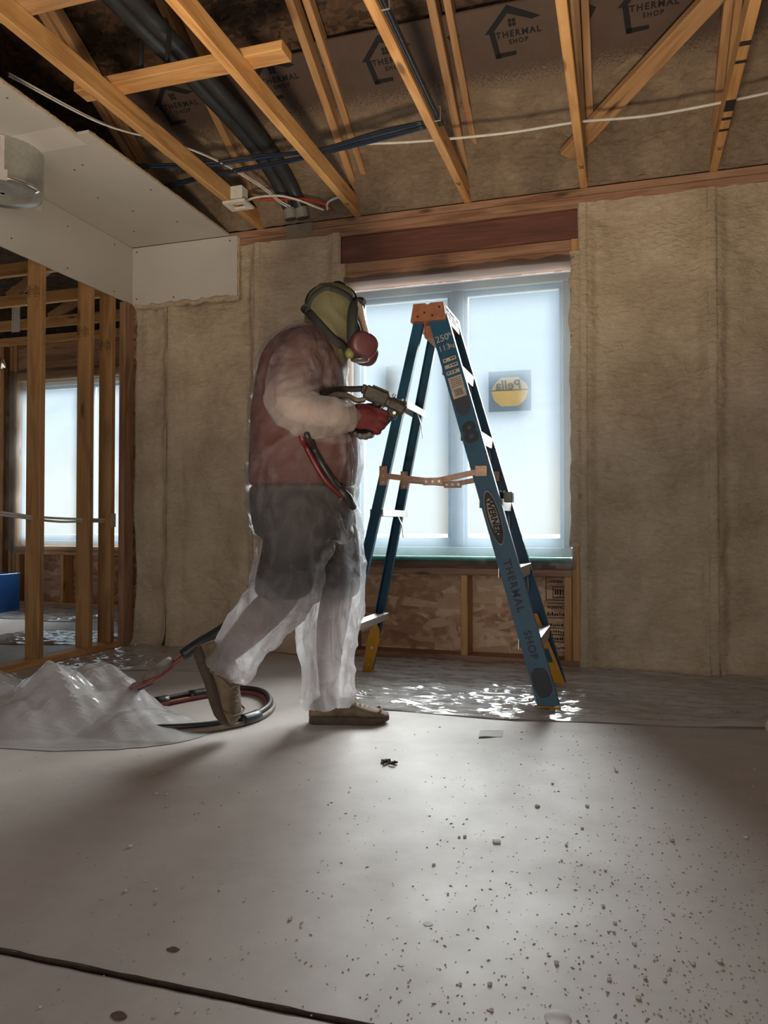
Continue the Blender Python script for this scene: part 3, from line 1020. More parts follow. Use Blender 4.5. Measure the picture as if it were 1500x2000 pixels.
# ---- baffle boards with their printed house logo, foamed over at the eave
def logo_mesh(o, ax, ay, S):
    """house outline, four-pane window and two lines of lettering; S = overall width"""
    m = MB()
    o, ax, ay = Vector(o), Vector(ax), Vector(ay)
    n = ax.cross(ay)
    def poly(p): m.prism([(a * S, b_ * S) for a, b_ in p], o, ax, ay, 0.0007)
    poly([(-0.50, 0.00), (-0.06, 0.44), (-0.06, 0.30), (-0.36, 0.00)])
    poly([(-0.06, 0.44), (0.50, 0.16), (0.34, 0.13), (-0.06, 0.30)])
    poly([(-0.42, 0.0), (-0.32, 0.02), (-0.26, -0.46), (-0.36, -0.46)])
    poly([(-0.36, -0.46), (0.02, -0.44), (0.02, -0.37), (-0.34, -0.37)])
    for i in (0, 1):
        for j in (0, 1):
            x, y = -0.065 + 0.07 * i, 0.07 + 0.07 * j
            poly([(x, y), (x + 0.058, y), (x + 0.058, y + 0.058), (x, y + 0.058)])
    put_text(m, 'THERMAL', 0.155 * S, o + ax * (0.09 * S) + ay * (-0.06 * S), ax, ay, spacing=1.25, bold=0.0012 * S / 0.25)
    put_text(m, 'SHOP', 0.115 * S, o + ax * (0.08 * S) + ay * (-0.20 * S), ax, ay, spacing=1.3, bold=0.001 * S / 0.25)
    return m


xs = [-2.62, -2.01, -1.405, -0.78, -0.175, 0.44, 1.05]
logos = {0: (-2.245, 3.485), 1: (-1.66, 3.455), 2: (-1.075, 3.465), 3: (-0.475, 3.450), 4: (0.105, 3.445), 5: (0.74, 3.45)}
zb = 2.645
for i in range(6):
    x0, x1 = xs[i] + 0.0, xs[i + 1] - 0.042
    ytop = 3.35 + (0.0 if i != 1 else 0.03)
    m = MB()
    ya, yb2 = W + 0.10, ytop
    slab(m, x0, x1, ya, yb2, lambda y: under(y, zb), 0.008)
    bo = m.build('baffle_board', M['kraft'], ceiling)
    lx, ly = logos[i]
    c = Vector((lx, ly, under(ly, zb)))
    logo_mesh(c - Vector((0, SL, 1)).normalized() * 0.0008, axs, ays, 0.255).build('printed_logo', M['logo_print'], bo)
    # second print starting further along the board
    wq = MB()
    wq.prism([(-0.03, 0.0), (0.0, 0.02), (0.03, 0.0), (0.0, -0.05)], Vector((x0 + 0.035, ly - 0.02, under(ly - 0.02, zb))) - Vector((0, SL, 1)).normalized() * 0.0008, axs, ays, 0.0007)
    wq.build('printed_corner', M['logo_print'], bo)


def eave_foam(x0, x1, seed, ytop):
    L0 = (W + 0.02) - ytop
    def fn(u, v):
        x = x0 + u * (x1 - x0)
        y = W + 0.02 - v * L0
        e = min(u, 1 - u) * (x1 - x0) / 0.06
        e = min(1.0, e)
        th = 0.075 * (1 - v) ** 0.8 - 0.022 + 0.018 * fbm((x * 5 + seed, y * 6, 0), 3) + 0.008 * fbm((x * 16, y * 24 + seed, 2), 2)
        th += 0.03 * (1 - e) * (1 - v)
        th = max(th, -0.02)
        z = under(y, zb)
        p = Vector((x, y, z)) + nsl * th
        if v < 0.2:
            q_ = v / 0.2
            yq = W + 0.02 - 0.2 * L0
            s0 = Vector((x, yq, under(yq, zb))) + nsl * max(th, 0.01)
            b0 = Vector((x, W - 0.012 + 0.012 * fbm((x * 12 + seed, 0, 5), 3), 2.4635))
            p = b0.lerp(s0, q_) + Vector((0, -0.02, 0.03)) * math.sin(q_ * math.pi)
        p.z = max(p.z, 2.4635)
        return p
    MB().grid(fn, int((x1 - x0) / 0.014), 44).build('eave_foam', M['foam_shaded'], ceiling, smooth=True)


for i in range(6):
    eave_foam(xs[i] - 0.01, xs[i + 1] - 0.03, 7.7 * i, 3.62 if i in (3, 5) else (3.56 if i == 4 else 3.60))
# foam lip curling over the plate
def lip(u, v):
    x = -1.75 + u * 3.4
    a = v * math.pi
    r = max(0.002, 0.012 + 0.014 * fbm((x * 8, 3, v * 0.5), 3))
    return (x, W - 0.003 - r * math.sin(a) * 1.2, 2.464 + r * 0.6 * (1 - math.cos(a)))
MB().grid(lip, 260, 6).build('foam_lip', M['foam_shaded'], ceiling, smooth=True)

# ---- joists of the deeper room, parallel to its back wall
for y, lab in ((4.30, 'ceiling joist of the next room nearest the drywall strip, seen above the partition'),
               (4.90, 'middle ceiling joist of the next room with a brightly lit underside'),
               (5.50, 'ceiling joist of the next room closest to its window header')):
    j = plank('ceiling_joist', -7.0, -3.06, y - 0.019, y + 0.019, 2.463, 2.552, M['lumber'], None, 'x')
    tag(j, lab, 'joist', 'ceiling joists of the next room')
    lumber('web', (-4.55 - (y - 4.3) * 0.2, y, 2.54), (-3.6, y, 3.10), 0.036, 0.085, (0, 1, 0), M['lumber_dark'], j)
j = thing('depth_ruler', 'white paper depth ruler with numbers hanging among the far joists', 'ruler', (-5.13, 5.48, 2.44))
MB().box(-5.185, -5.095, 5.4785, 5.480, 2.44, 2.85).build('strip', M['white_plastic'], j)
for n_ in range(13):
    m = put_text(MB(), str(n_ + 1), 0.024, (-5.165, 5.4785, 2.458 + n_ * 0.03), (1, 0, 0), (0, 0, 1), lift=0.001)
    m.build('number', M['black_print'], j)

# ================================================================== STEPLADDER
M['fibreglass'] = plain('blue_fibreglass', (0.004, 0.062, 0.122), 0.45, var=0.18, scale=14)
M['ladder_yellow'] = plain('yellow_boot', (0.62, 0.30, 0.012), 0.45, var=0.12)
M['ladder_orange'] = plain('orange_cap', (0.26, 0.095, 0.04), 0.5, var=0.22, scale=30)
M['alu'] = plain('aluminium', (0.62, 0.60, 0.57), 0.38, 0.85, var=0.12, scale=60)
M['alu_dull'] = plain('dull_plated_steel', (0.42, 0.27, 0.20), 0.45, 0.35, var=0.2, scale=40)
M['label_white'] = plain('white_sticker', (0.72, 0.70, 0.66), 0.6, var=0.05)
M['label_dim'] = plain('grubby_sticker', (0.36, 0.30, 0.27), 0.6, var=0.15, scale=60)
M['black_paint'] = plain('black_spray_paint', (0.012, 0.012, 0.018), 0.55)
M['print_pale'] = plain('pale_print', (0.36, 0.32, 0.31), 0.6)

lad = thing('stepladder', 'blue fibreglass stepladder with orange cap standing before the bright window', 'ladder', (-0.75, 3.35, 0))


def channel(m, a, b, width, depth, inward, t=0.004):
    """C-channel rail from a to b: web faces away from 'inward', flanges point inward"""
    a, b = Vector(a), Vector(b)
    u = (b - a).normalized()
    n = Vector(inward); n = (n - u * n.dot(u)).normalized()
    r_ = u.cross(n)
    prof = [(-width / 2, 0), (width / 2, 0), (width / 2, depth), (width / 2 - t, depth), (width / 2 - t, t), (-width / 2 + t, t), (-width / 2 + t, depth), (-width / 2, depth)]
    rings = [[p + r_ * q[0] + n * q[1] for q in prof] for p in (a, b)]
    return m.loft(rings, True)


FN0, FN1 = Vector((-0.291, 3.09, 0.012)), Vector((-0.766, 3.20, 1.625))     # near front rail
FF0, FF1 = Vector((-0.305, 3.61, 0.012)), Vector((-0.766, 3.50, 1.625))     # far front rail
RN0, RN1 = Vector((-1.203, 3.125, 0.012)), Vector((-0.852, 3.215, 1.625))   # rear rails
RF0, RF1 = Vector((-1.222, 3.645, 0.012)), Vector((-0.848, 3.485, 1.625))
channel(MB_ := MB(), FN0, FN1, 0.083, 0.03, (0, 1, 0)); MB_.build('front_rail', M['fibreglass'], lad)
channel(MB_ := MB(), FF0, FF1, 0.083, 0.03, (0, -1, 0)); MB_.build('front_rail', M['fibreglass'], lad)
channel(MB_ := MB(), RN0, RN1, 0.043, 0.026, (0, 1, 0)); MB_.build('rear_rail', M['fibreglass'], lad)
channel(MB_ := MB(), RF0, RF1, 0.043, 0.026, (0, -1, 0)); MB_.build('rear_rail', M['fibreglass'], lad)


def on(a, b, z): return a + (b - a) * ((z - a.z) / (b.z - a.z))


# treads
for z in (0.272, 0.557, 0.842, 1.127, 1.412):
    a, b = on(FN0, FN1, z), on(FF0, FF1, z)
    m = MB()
    y0, y1, x = a.y + 0.004, b.y - 0.004, (a.x + b.x) / 2
    m.box(x - 0.040, x + 0.042, y0, y1, z - 0.003, z)
    m.box(x + 0.039, x + 0.042, y0, y1, z - 0.048, z - 0.003)
    m.box(x - 0.040, x - 0.037, y0, y1, z - 0.040, z - 0.003)
    for k in range(8):
        q = x - 0.036 + k * 0.010
        m.box(q, q + 0.004, y0 + 0.004, y1 - 0.004, z, z + 0.0018)
    tr = m.build('tread', M['alu'], lad)
    for yy_, sg in ((y0, 1), (y1, -1)):
        g_ = MB().tube([(x + 0.03, yy_ + sg * 0.002, z - 0.125), (x + 0.03, yy_ + sg * 0.03, z - 0.06), (x + 0.03, yy_ + sg * 0.10, z - 0.006)], 0.006, 6, True, 0.35)
        g_.build('knee_brace', M['alu'], tr)
# rear horizontals
for z in (0.30, 0.80, 1.27):
    a, b = on(RN0, RN1, z), on(RF0, RF1, z)
    m = MB()
    m.box(a.x - 0.03, a.x + 0.03, a.y + 0.003, b.y - 0.003, z - 0.002, z)
    m.box(a.x + 0.026, a.x + 0.03, a.y + 0.003, b.y - 0.003, z - 0.03, z - 0.002)
    m.box(a.x - 0.03, a.x - 0.026, a.y + 0.003, b.y - 0.003, z - 0.03, z - 0.002)
    ho = m.build('rear_horizontal', M['alu'], lad)
    if z > 0.5:
        MB().tube([(b.x + 0.018, b.y - 0.012, z - 0.13), (b.x + 0.018, b.y - 0.035, z - 0.07), (b.x + 0.012, b.y - 0.11, z - 0.004)], 0.006, 6, True, 0.35).build('knee_brace', M['alu'], ho)

# spreaders with their centre hinge
for (a, b, dy, hx, hz) in ((on(RN0, RN1, 0.945), on(FN0, FN1, 0.955), -0.004, 0.52, -0.035), (on(RF0, RF1, 0.945), on(FF0, FF1, 0.955), -0.03, 0.55, -0.03)):
    a, b = a + Vector((0, dy, 0)), b + Vector((0, dy, 0))
    h = a + (b - a) * hx + Vector((0, 0, hz))
    sp = MB()
    ny = Vector((0, 1, 0))
    for p, q in ((a, h), (h, b)):
        d = (q - p).normalized()
        sp.obox((p + q) / 2 + Vector((0, -0.002, 0)), d, ny, d.cross(ny), (q - p).length, 0.0035, 0.024)
    so = sp.build('spreader', M['alu_dull'], lad)
    MB().obox(h + Vector((0, -0.006, 0)), (1, 0, 0), ny, (0, 0, 1), 0.085, 0.004, 0.032, 0.0015).build('hinge_plate', M['alu_dull'], so)
    for dx in (-0.028, 0.0, 0.028):
        MB().cyl(h + Vector((dx, -0.013, 0)), h + Vector((dx, -0.007, 0)), 0.006, 10).build('rivet', M['alu'], so)
    MB().obox(a + Vector((0, -0.004, 0)), (1, 0, 0), ny, (0, 0, 1), 0.036, 0.004, 0.085, 0.0015).build('bracket', M['alu_dull'], so)
    MB().obox(b + Vector((0, -0.004, 0)), (1, 0, 0), ny, (0, 0, 1), 0.05, 0.004, 0.045, 0.0015).build('bracket', M['alu_dull'], so)
    for dz in (-0.03, 0.0, 0.03):
        MB().cyl(a + Vector((0, -0.010, dz)), a + Vector((0, -0.005, dz)), 0.0055, 10).build('rivet', M['alu'], so)

# top cap, moulded with sloping sides and a notch
m = MB()
prof = [(-0.079, 0.0), (0.079, 0.0), (0.066, 0.078), (0.012, 0.078), (0.004, 0.072), (-0.006, 0.072), (-0.014, 0.078), (-0.066, 0.078)]
rings = []
for y, s_ in ((3.178, 0.97), (3.183, 1.0), (3.525, 1.0), (3.53, 0.97)):
    rings.append([(-0.803 + p[0] * s_, y, 1.606 + p[1] * (1 if s_ == 1 else 0.985)) for p in prof])
m.loft(rings, True)
cap = m.build('top_cap', M['ladder_orange'], lad)
for dx in (-0.045, -0.015, 0.02, 0.05):
    dz = {-0.045: 0.02, -0.015: 0.035, 0.02: 0.02, 0.05: 0.055}[dx]
    MB().cyl((-0.803 + dx, 3.174, 1.606 + dz), (-0.803 + dx, 3.179, 1.606 + dz), 0.0045, 8).build('rivet', M['black_rubber'], cap)
MB().cbox(-0.835, -0.782, 3.24, 3.47, 1.545, 1.606, 0.006).build('cap_bracket', M['ladder_orange'], cap)
# white warning label along the sloping side of the cap
nx = Vector((0.078, 0, 0.013)).normalized()
lc = Vector((-0.803 + 0.0725, 3.355, 1.606 + 0.039))
MB().obox(lc + nx * 0.0006, (0, 1, 0), Vector((-0.013, 0, 0.078)).normalized(), nx, 0.30, 0.066, 0.001).build('cap_label', M['label_white'], cap)
m = MB()
up2 = Vector((-0.013, 0, 0.078)).normalized()
for dz_, h_, spans in ((0.018, 0.010, ((-0.11, 0.05), (-0.02, 0.09), (0.09, 0.05))), (0.001, 0.006, ((-0.09, 0.08), (0.02, 0.10), (0.11, 0.03))), (-0.013, 0.006, ((-0.10, 0.06), (0.0, 0.10), (0.10, 0.06)))):
    for y_, w_ in spans:
        m.obox(lc + nx * 0.0014 + up2 * dz_ + Vector((0, y_, 0)), (0, 1, 0), up2, nx, w_, h_, 0.0004)
m.build('cap_print', M['black_print'], cap)

# feet
MB().obox(FN0 + Vector((0.001, 0.014, -0.004)), (1, 0, 0), (0, 1, 0), (0, 0, 1), 0.09, 0.036, 0.016, 0.003).build('foot', M['ladder_yellow'], lad)
u_ = (FF1 - FF0).normalized()
ff = MB()
ff.prism([(-0.043, -0.012), (0.043, -0.012), (0.036, 0.10), (0.012, 0.33), (-0.022, 0.33), (-0.043, 0.10)],
         FF0 + Vector((-0.002, -0.034, 0)), (1, 0, 0), u_, 0.004)
ffo = ff.build('foot', M['ladder_yellow'], lad)
MB().obox(FF0 + Vector((0.001, -0.014, -0.004)), (1, 0, 0), (0, 1, 0), (0, 0, 1), 0.09, 0.04, 0.016, 0.003).build('foot_pad', M['ladder_yellow'], ffo)
MB().prism([(-0.018, 0.10), (0.018, 0.10), (0.020, 0.11), (0.016, 0.165), (-0.016, 0.165), (-0.020, 0.155)], FF0 + Vector((-0.004, -0.0385, 0)), (1, 0, 0), u_, 0.0006).build('rail_slot', M['fibreglass'], ffo)
for a, b in ((RN0, RN1), (RF0, RF1)):
    d = (b - a).normalized()
    sgn = 1 if a is RN0 else -1
    m = MB()
    m.prism([(-0.024, -0.012), (0.024, -0.012), (0.030, 0.09), (0.034, 0.15), (0.024, 0.21), (0.004, 0.245), (-0.022, 0.245), (-0.030, 0.15), (-0.026, 0.08)],
            a + Vector((-0.004, -0.003 if sgn > 0 else -0.027, 0)), (1, 0, 0), d, -0.0045 if sgn < 0 else 0.0045)
    fo = m.build('foot', M['ladder_yellow'], lad)
    MB().obox(a + Vector((0, sgn * 0.012, -0.004)), (1, 0, 0), (0, 1, 0), (0, 0, 1), 0.05, 0.032, 0.016, 0.003).build('foot_pad', M['ladder_yellow'], fo)
    MB().cyl(a + d * 0.12 + Vector((0, -0.035 if sgn < 0 else -0.010, 0)), a + d * 0.12 + Vector((0, -0.027 if sgn < 0 else -0.004, 0)), 0.006, 10).build('rivet', M['alu'], fo)
    MB().cyl(a + d * 0.03 + Vector((0, -0.035 if sgn < 0 else -0.010, 0)), a + d * 0.03 + Vector((0, -0.027 if sgn < 0 else -0.004, 0)), 0.006, 10).build('rivet', M['alu'], fo)

# ---- markings on the outer face of the near front rail
U = (FN1 - FN0).normalized()
N = Vector((0, -1, 0)); N = (N - U * N.dot(U)).normalized()
RR = U.cross(N).normalized()
def face(z, x=0.0, lift=0.0008): return on(FN0, FN1, z) + RR * x + N * lift


m = MB()
put_text(m, '250', 0.040, face(1.530, -0.006), RR, U)
put_text(m, 'lb', 0.021, face(1.538, 0.030), RR, U)
put_text(m, '113', 0.036, face(1.488, -0.008), RR, U)
put_text(m, 'kg', 0.024, face(1.488, 0.028), RR, U)
m.build('rating_print', M['print_pale'], lad)
for k, z in enumerate((1.436, 1.408, 1.380)):
    lb = MB().obox(face(z), RR, U, N, 0.058, 0.016, 0.0008).build('rating_label', M['label_dim'], lad)
    m = MB()
    for j, (x_, w_) in enumerate(((-0.020, 0.010), (-0.006, 0.006), (0.008, 0.009), (0.020, 0.010))):
        if (j + k) % 4 != 1: m.obox(face(z + 0.001, x_, 0.0014), RR, U, N, w_, 0.006, 0.0004)
    m.build('label_print', M['black_print'], lb)
lb = MB().obox(face(1.315), RR, U, N, 0.060, 0.095, 0.0008).build('rating_label', M['label_dim'], lad)
m = MB()
for k in range(5):
    m.obox(face(1.352 - 0.008 * k, 0.0, 0.0014), RR, U, N, 0.048 - 0.006 * (k % 2), 0.0022, 0.0004)
for k in range(11):
    m.obox(face(1.293, -0.016 + 0.0032 * k, 0.0014), RR, U, N, 0.0012 + 0.001 * (k % 3 == 0), 0.030, 0.0004)
m.build('label_print', M['black_print'], lb)


def blot(z, hw, hh, seed, n=26):
    pts = []
    for k in range(n):
        a = 2 * math.pi * k / n
        r_ = 1 + 0.10 * fbm((math.cos(a) * 2 + seed, math.sin(a) * 2, 0), 2)
        pts.append((hw * r_ * math.copysign(abs(math.cos(a)) ** 0.8, math.cos(a)), hh * r_ * math.copysign(abs(math.sin(a)) ** 0.8, math.sin(a))))
    return MB().prism(pts, face(z, 0, 0.0004), RR, U, 0.0005)


blot(0.108, 0.036, 0.060, 2).build('paint_blot', M['black_paint'], lad)
blot(1.255, 0.034, 0.066, 5).build('paint_blot', plain('thin_black_paint', (0.022, 0.028, 0.045), 0.5), lad)
m = MB()
put_text(m, '8', 0.125, face(1.115, 0.0), RR, U, bold=0.004)
m.build('stencilled_number', M['black_paint'], lad)


def oval(z, hw, hh, lift, mat, name, par, n=40):
    return MB().prism([(hw * math.cos(2 * math.pi * k / n), hh * math.sin(2 * math.pi * k / n)) for k in range(n)], face(z, -0.004, lift), RR, U, 0.0004).build(name, mat, par)


ov = oval(0.762, 0.0285, 0.116, 0.0004, M['print_pale'], 'maker_badge', lad)
oval(0.762, 0.0268, 0.112, 0.0009, M['black_paint'], 'badge_field', ov)
oval(0.767, 0.0185, 0.078, 0.0014, M['label_dim'], 'badge_centre', ov)
m = MB()
put_text(m, 'WERNER', 0.037, face(0.767, -0.004, 0.0014), -U, RR, bold=0.0012, shear=0.15)
m.build('badge_lettering', M['black_print'], ov)
put_text(MB_ := MB(), 'THERMAL', 0.043, face(0.487, -0.002), -U, RR, spacing=1.22, bold=0.0010)
MB_.build('stencilled_word', M['black_paint'], lad)
put_text(MB_ := MB(), 'SHOP', 0.043, face(0.253, -0.002), -U, RR, spacing=1.12, bold=0.0010)
MB_.build('stencilled_word', M['black_paint'], lad)

# small spring clamp gripping the middle tread
cl = thing('spring_clamp', 'small grey clamp gripping the middle tread of the blue ladder', 'clamp', (-0.50, 3.30, 0.84))
a = on(FN0, FN1, 0.842)
MB().cbox(a.x + 0.000, a.x + 0.040, 3.27, 3.31, 0.8445, 0.872, 0.003).build('jaw', M['black_rubber'], cl)
MB().cbox(a.x + 0.043, a.x + 0.078, 3.262, 3.318, 0.828, 0.872, 0.003).build('body', plain('grey_clamp', (0.16, 0.14, 0.12), 0.5), cl)
for k in range(3):
    MB().cyl((a.x + 0.01 + k * 0.016, 3.29, 0.872), (a.x + 0.01 + k * 0.016, 3.29, 0.880), 0.004, 8).build('stud', M['alu'], cl)
# red and yellow plug end under the near foot
pl = thing('plug_end', 'small red and yellow plug lying against the near ladder foot', 'plug', (-0.285, 3.055, 0))
MB().cyl((-0.315, 3.05, 0.010), (-0.285, 3.045, 0.010), 0.0095, 10).build('red_end', plain('dark_red_plastic', (0.22, 0.015, 0.012), 0.5), pl)
MB().cyl((-0.285, 3.045, 0.010), (-0.270, 3.043, 0.012), 0.0085, 10).build('yellow_end', M['ladder_yellow'], pl)

# ================================================================== PERSON
D0 = 2.75
cF = Vector((-math.sin(YAW), math.cos(YAW), 0)); cR = Vector((math.cos(YAW), math.sin(YAW), 0))
PX0 = (620 - 750) / 1500 * D0
PROOT = cF * D0 + cR * PX0


def q(u, v, yl=0.0):
    """side-view measurement -> figure space (x forward, y to the figure's left, z up)"""
    b_ = (v - 1000) / 1500
    t = (D0 + yl) / (math.cos(PITCH) + b_ * math.sin(PITCH))
    return Vector(((u - 750) / 1500 * t - PX0, yl, CAM_H + t * (math.sin(PITCH) - b_ * math.cos(PITCH))))


per = thing('person', 'worker in translucent white coverall, full-face respirator and red gloves, striding right', 'person', PROOT, None, YAW)
PM = wm(per)
def qw(u, v, yl=0.0): return PM @ q(u, v, yl)


def ring(v, ub, uf, hw, yc=0.0, p=2.4, n=30, inset=0.0):
    a, b_ = q(ub, v, yc), q(uf, v, yc)
    cx, rx = (a.x + b_.x) / 2, abs(b_.x - a.x) / 2 - inset
    ry = hw * (0.87 if v > 640 and hw > 0.16 else 1.0) - inset
    o_ = []
    for k in range(n):
        t = 2 * math.pi * k / n
        c, s_ = math.cos(t), math.sin(t)
        o_.append(Vector((cx + rx * math.copysign(abs(c) ** (2 / p), c), yc + ry * math.copysign(abs(s_) ** (2 / p), s_), a.z)))
    return o_


def limb(m, pts, inset=0.0, n=18, sub=5):
    """tapering limb through (u, v, y, radius)"""
    c = [q(*p[:3]) for p in pts]
    r_ = [p[3] - inset for p in pts]
    cc = spline(c, sub)
    rr = [x.x for x in spline([Vector((a, 0, 0)) for a in r_], sub)]
    m.tube(cc, rr, n)
    m.ball(cc[0], rr[0], rr[0], rr[0]); m.ball(cc[-1], rr[-1] * 0.98, rr[-1] * 0.98, rr[-1] * 0.5)
    return m


# --- inner body: one continuous figure
TORSO = [(1048, 500, 676, 0.165), (1020, 492, 686, 0.188), (985, 488, 690, 0.205), (950, 487, 694, 0.214), (905, 487, 700, 0.220), (860, 489, 699, 0.222),
         (810, 491, 691, 0.220), (765, 497, 679, 0.216), (725, 504, 675, 0.210), (695, 513, 669, 0.198), (674, 526, 658, 0.170), (656, 546, 648, 0.125), (644, 566, 642, 0.09)]
M['skin'] = plain('skin', (0.26, 0.17, 0.13), 0.5, var=0.08, Subsurface_Weight=0.0)
bd = MB()
bd.loft([ring(v, ub, uf, hw, inset=0.028 if v > 660 else 0.012) for v, ub, uf, hw in TORSO], True)
limb(bd, [(608, 690, 0, 0.075), (622, 660, 0, 0.066), (640, 640, 0, 0.07)])
bd.ball(q(648, 618), 0.098, 0.078, 0.112)
bd.ball(q(668, 650), 0.072, 0.060, 0.075)
bd.ball(q(706, 640), 0.016, 0.013, 0.022)           # nose
bd.ball(q(694, 617), 0.020, 0.052, 0.012)           # brow
bd.ball(q(696, 668), 0.014, 0.028, 0.012)           # mouth and lips
limb(bd, [(588, 692, -0.155, 0.066), (577, 735, -0.210, 0.056), (568, 788, -0.250, 0.046), (620, 808, -0.238, 0.043), (692, 812, -0.15, 0.030)])
limb(bd, [(600, 700, 0.165, 0.064), (612, 745, 0.21, 0.054), (622, 790, 0.235, 0.046), (655, 805, 0.16, 0.042), (698, 822, 0.055, 0.030)])
limb(bd, [(590, 1005, -0.095, 0.098), (572, 1085, -0.10, 0.086), (550, 1160, -0.10, 0.064), (500, 1215, -0.10, 0.060), (455, 1262, -0.10, 0.046), (412, 1296, -0.10, 0.034)])
limb(bd, [(635, 1005, 0.10, 0.098), (650, 1085, 0.10, 0.084), (657, 1160, 0.10, 0.062), (648, 1225, 0.10, 0.058), (642, 1300, 0.10, 0.044), (645, 1375, 0.10, 0.034)])
bm = remesh(bd, 0.011, 3)
body = bm_object(bm, 'body', M['skin'], per)
tag(body, 'face and limbs under the coverall')
for sy in (-1, 1):
    MB().ball(q(697, 626) + Vector((0, sy * 0.028, 0)), 0.010, 0.012, 0.008).build('eye', plain('eye', (0.25, 0.22, 0.20), 0.2), body, True, True)

# --- red shirt and dark shorts that show through the coverall
M['shirt'] = plain('red_shirt', (0.070, 0.010, 0.0095), 0.85, var=0.2, scale=9)
M['shorts'] = plain('charcoal_shorts', (0.030, 0.029, 0.030), 0.9, var=0.2, scale=9)
sh = MB()
sh.loft([ring(v, ub, uf, hw, inset=0.001 if v > 660 else 0.004) for v, ub, uf, hw in TORSO if v < 975], True)
limb(sh, [(588, 692, -0.155, 0.078), (577, 735, -0.210, 0.068), (571, 772, -0.243, 0.063)])
limb(sh, [(600, 700, 0.165, 0.078), (612, 745, 0.21, 0.068), (620, 780, 0.23, 0.064)])
bm_object(remesh(sh, 0.012, 4), 'shirt', M['shirt'], per)
so_ = MB()
so_.loft([ring(v, ub, uf, hw, inset=0.002) for v, ub, uf, hw in TORSO if v > 930], True)
limb(so_, [(588, 1010, -0.095, 0.116), (570, 1085, -0.10, 0.107), (550, 1150, -0.10, 0.098)])
limb(so_, [(636, 1010, 0.10, 0.112), (652, 1085, 0.10, 0.098), (659, 1150, 0.10, 0.088)])
bm_object(remesh(so_, 0.012, 4), 'shorts', M['shorts'], per)


# --- translucent coverall
def suit_mat():
    k = NT('translucent_coverall')
    tc = k.n('TexCoord')
    n1 = k.n('TexNoise', {'Vector': (tc, 'Object'), 'Scale': 9.0, 'Detail': 4.0, 'Distortion': 1.4, 'Roughness': 0.55})
    n2 = k.n('TexNoise', {'Vector': k.n('Mapping', {'Vector': (tc, 'Object'), 'Scale': (18, 18, 5), 'Rotation': (0, R(20), 0)}), 'Scale': 1.0, 'Detail': 3.0, 'Distortion': 1.0})
    n3 = k.n('TexNoise', {'Vector': (tc, 'Object'), 'Scale': 260.0})
    b = k.bump(n3, 0.10, 0.002)
    b = k.bump(n1, 0.7, 0.024, b)
    b = k.bump(n2, 0.7, 0.02, b)
    tr = k.n('BsdfTransparent', {'Color': (0.96, 0.95, 0.95, 1)})
    tl = k.n('BsdfTranslucent', {'Color': (0.86, 0.84, 0.86, 1), 'Normal': b})
    df = k.n('BsdfDiffuse', {'Color': (0.74, 0.71, 0.72, 1), 'Normal': b})
    gs = k.n('BsdfGlossy', {'Roughness': 0.42, 'Color': (0.9, 0.9, 0.9, 1), 'Normal': b})
    body_ = k.n('MixShader', {0: 0.22, 1: tl, 2: df})
    at = k.n('Attribute', attribute_name='loose')          # whiter on sleeves, creases and lower legs; backlit glow put into the opacity
    lo = k.n('MapRange', {'Value': (at, 'Fac'), 'To Min': 0.0, 'To Max': 0.44})
    f0 = k.n('MapRange', {'Value': n1, 'From Min': 0.35, 'From Max': 0.65, 'To Min': 0.28, 'To Max': 0.13})
    fac = k.n('Math', {0: f0, 1: lo}, operation='ADD')
    s1 = k.n('MixShader', {0: fac, 1: tr, 2: body_})
    lw = k.n('LayerWeight', {'Blend': 0.25, 'Normal': b})
    s2 = k.n('MixShader', {0: k.n('Math', {0: (lw, 'Fresnel'), 1: 0.18}, operation='MULTIPLY'), 1: s1, 2: gs})
    k.t.nodes.remove(k.b)
    k.t.links.new(s2.outputs[0], k.out.inputs[0])
    return k.m


M['suit'] = suit_mat()
su = MB()
su.loft([ring(v, ub, uf, hw) for v, ub, uf, hw in TORSO], True)
limb(su, [(588, 690, -0.150, 0.088), (577, 735, -0.210, 0.082), (566, 783, -0.252, 0.075), (598, 808, -0.258, 0.065), (645, 815, -0.220, 0.058), (686, 812, -0.160, 0.043)])
limb(su, [(600, 698, 0.160, 0.088), (612, 745, 0.21, 0.080), (622, 790, 0.24, 0.070), (655, 807, 0.165, 0.060), (692, 820, 0.070, 0.043)])
limb(su, [(590, 1008, -0.095, 0.128), (570, 1085, -0.10, 0.116), (548, 1160, -0.10, 0.108), (508, 1212, -0.10, 0.092), (472, 1258, -0.10, 0.084), (444, 1306, -0.10, 0.074)])
limb(su, [(638, 1008, 0.10, 0.128), (655, 1085, 0.10, 0.104), (657, 1160, 0.10, 0.100), (640, 1235, 0.10, 0.104), (640, 1300, 0.10, 0.092), (642, 1366, 0.10, 0.094)])
bm = remesh(su, 0.0082, 7)
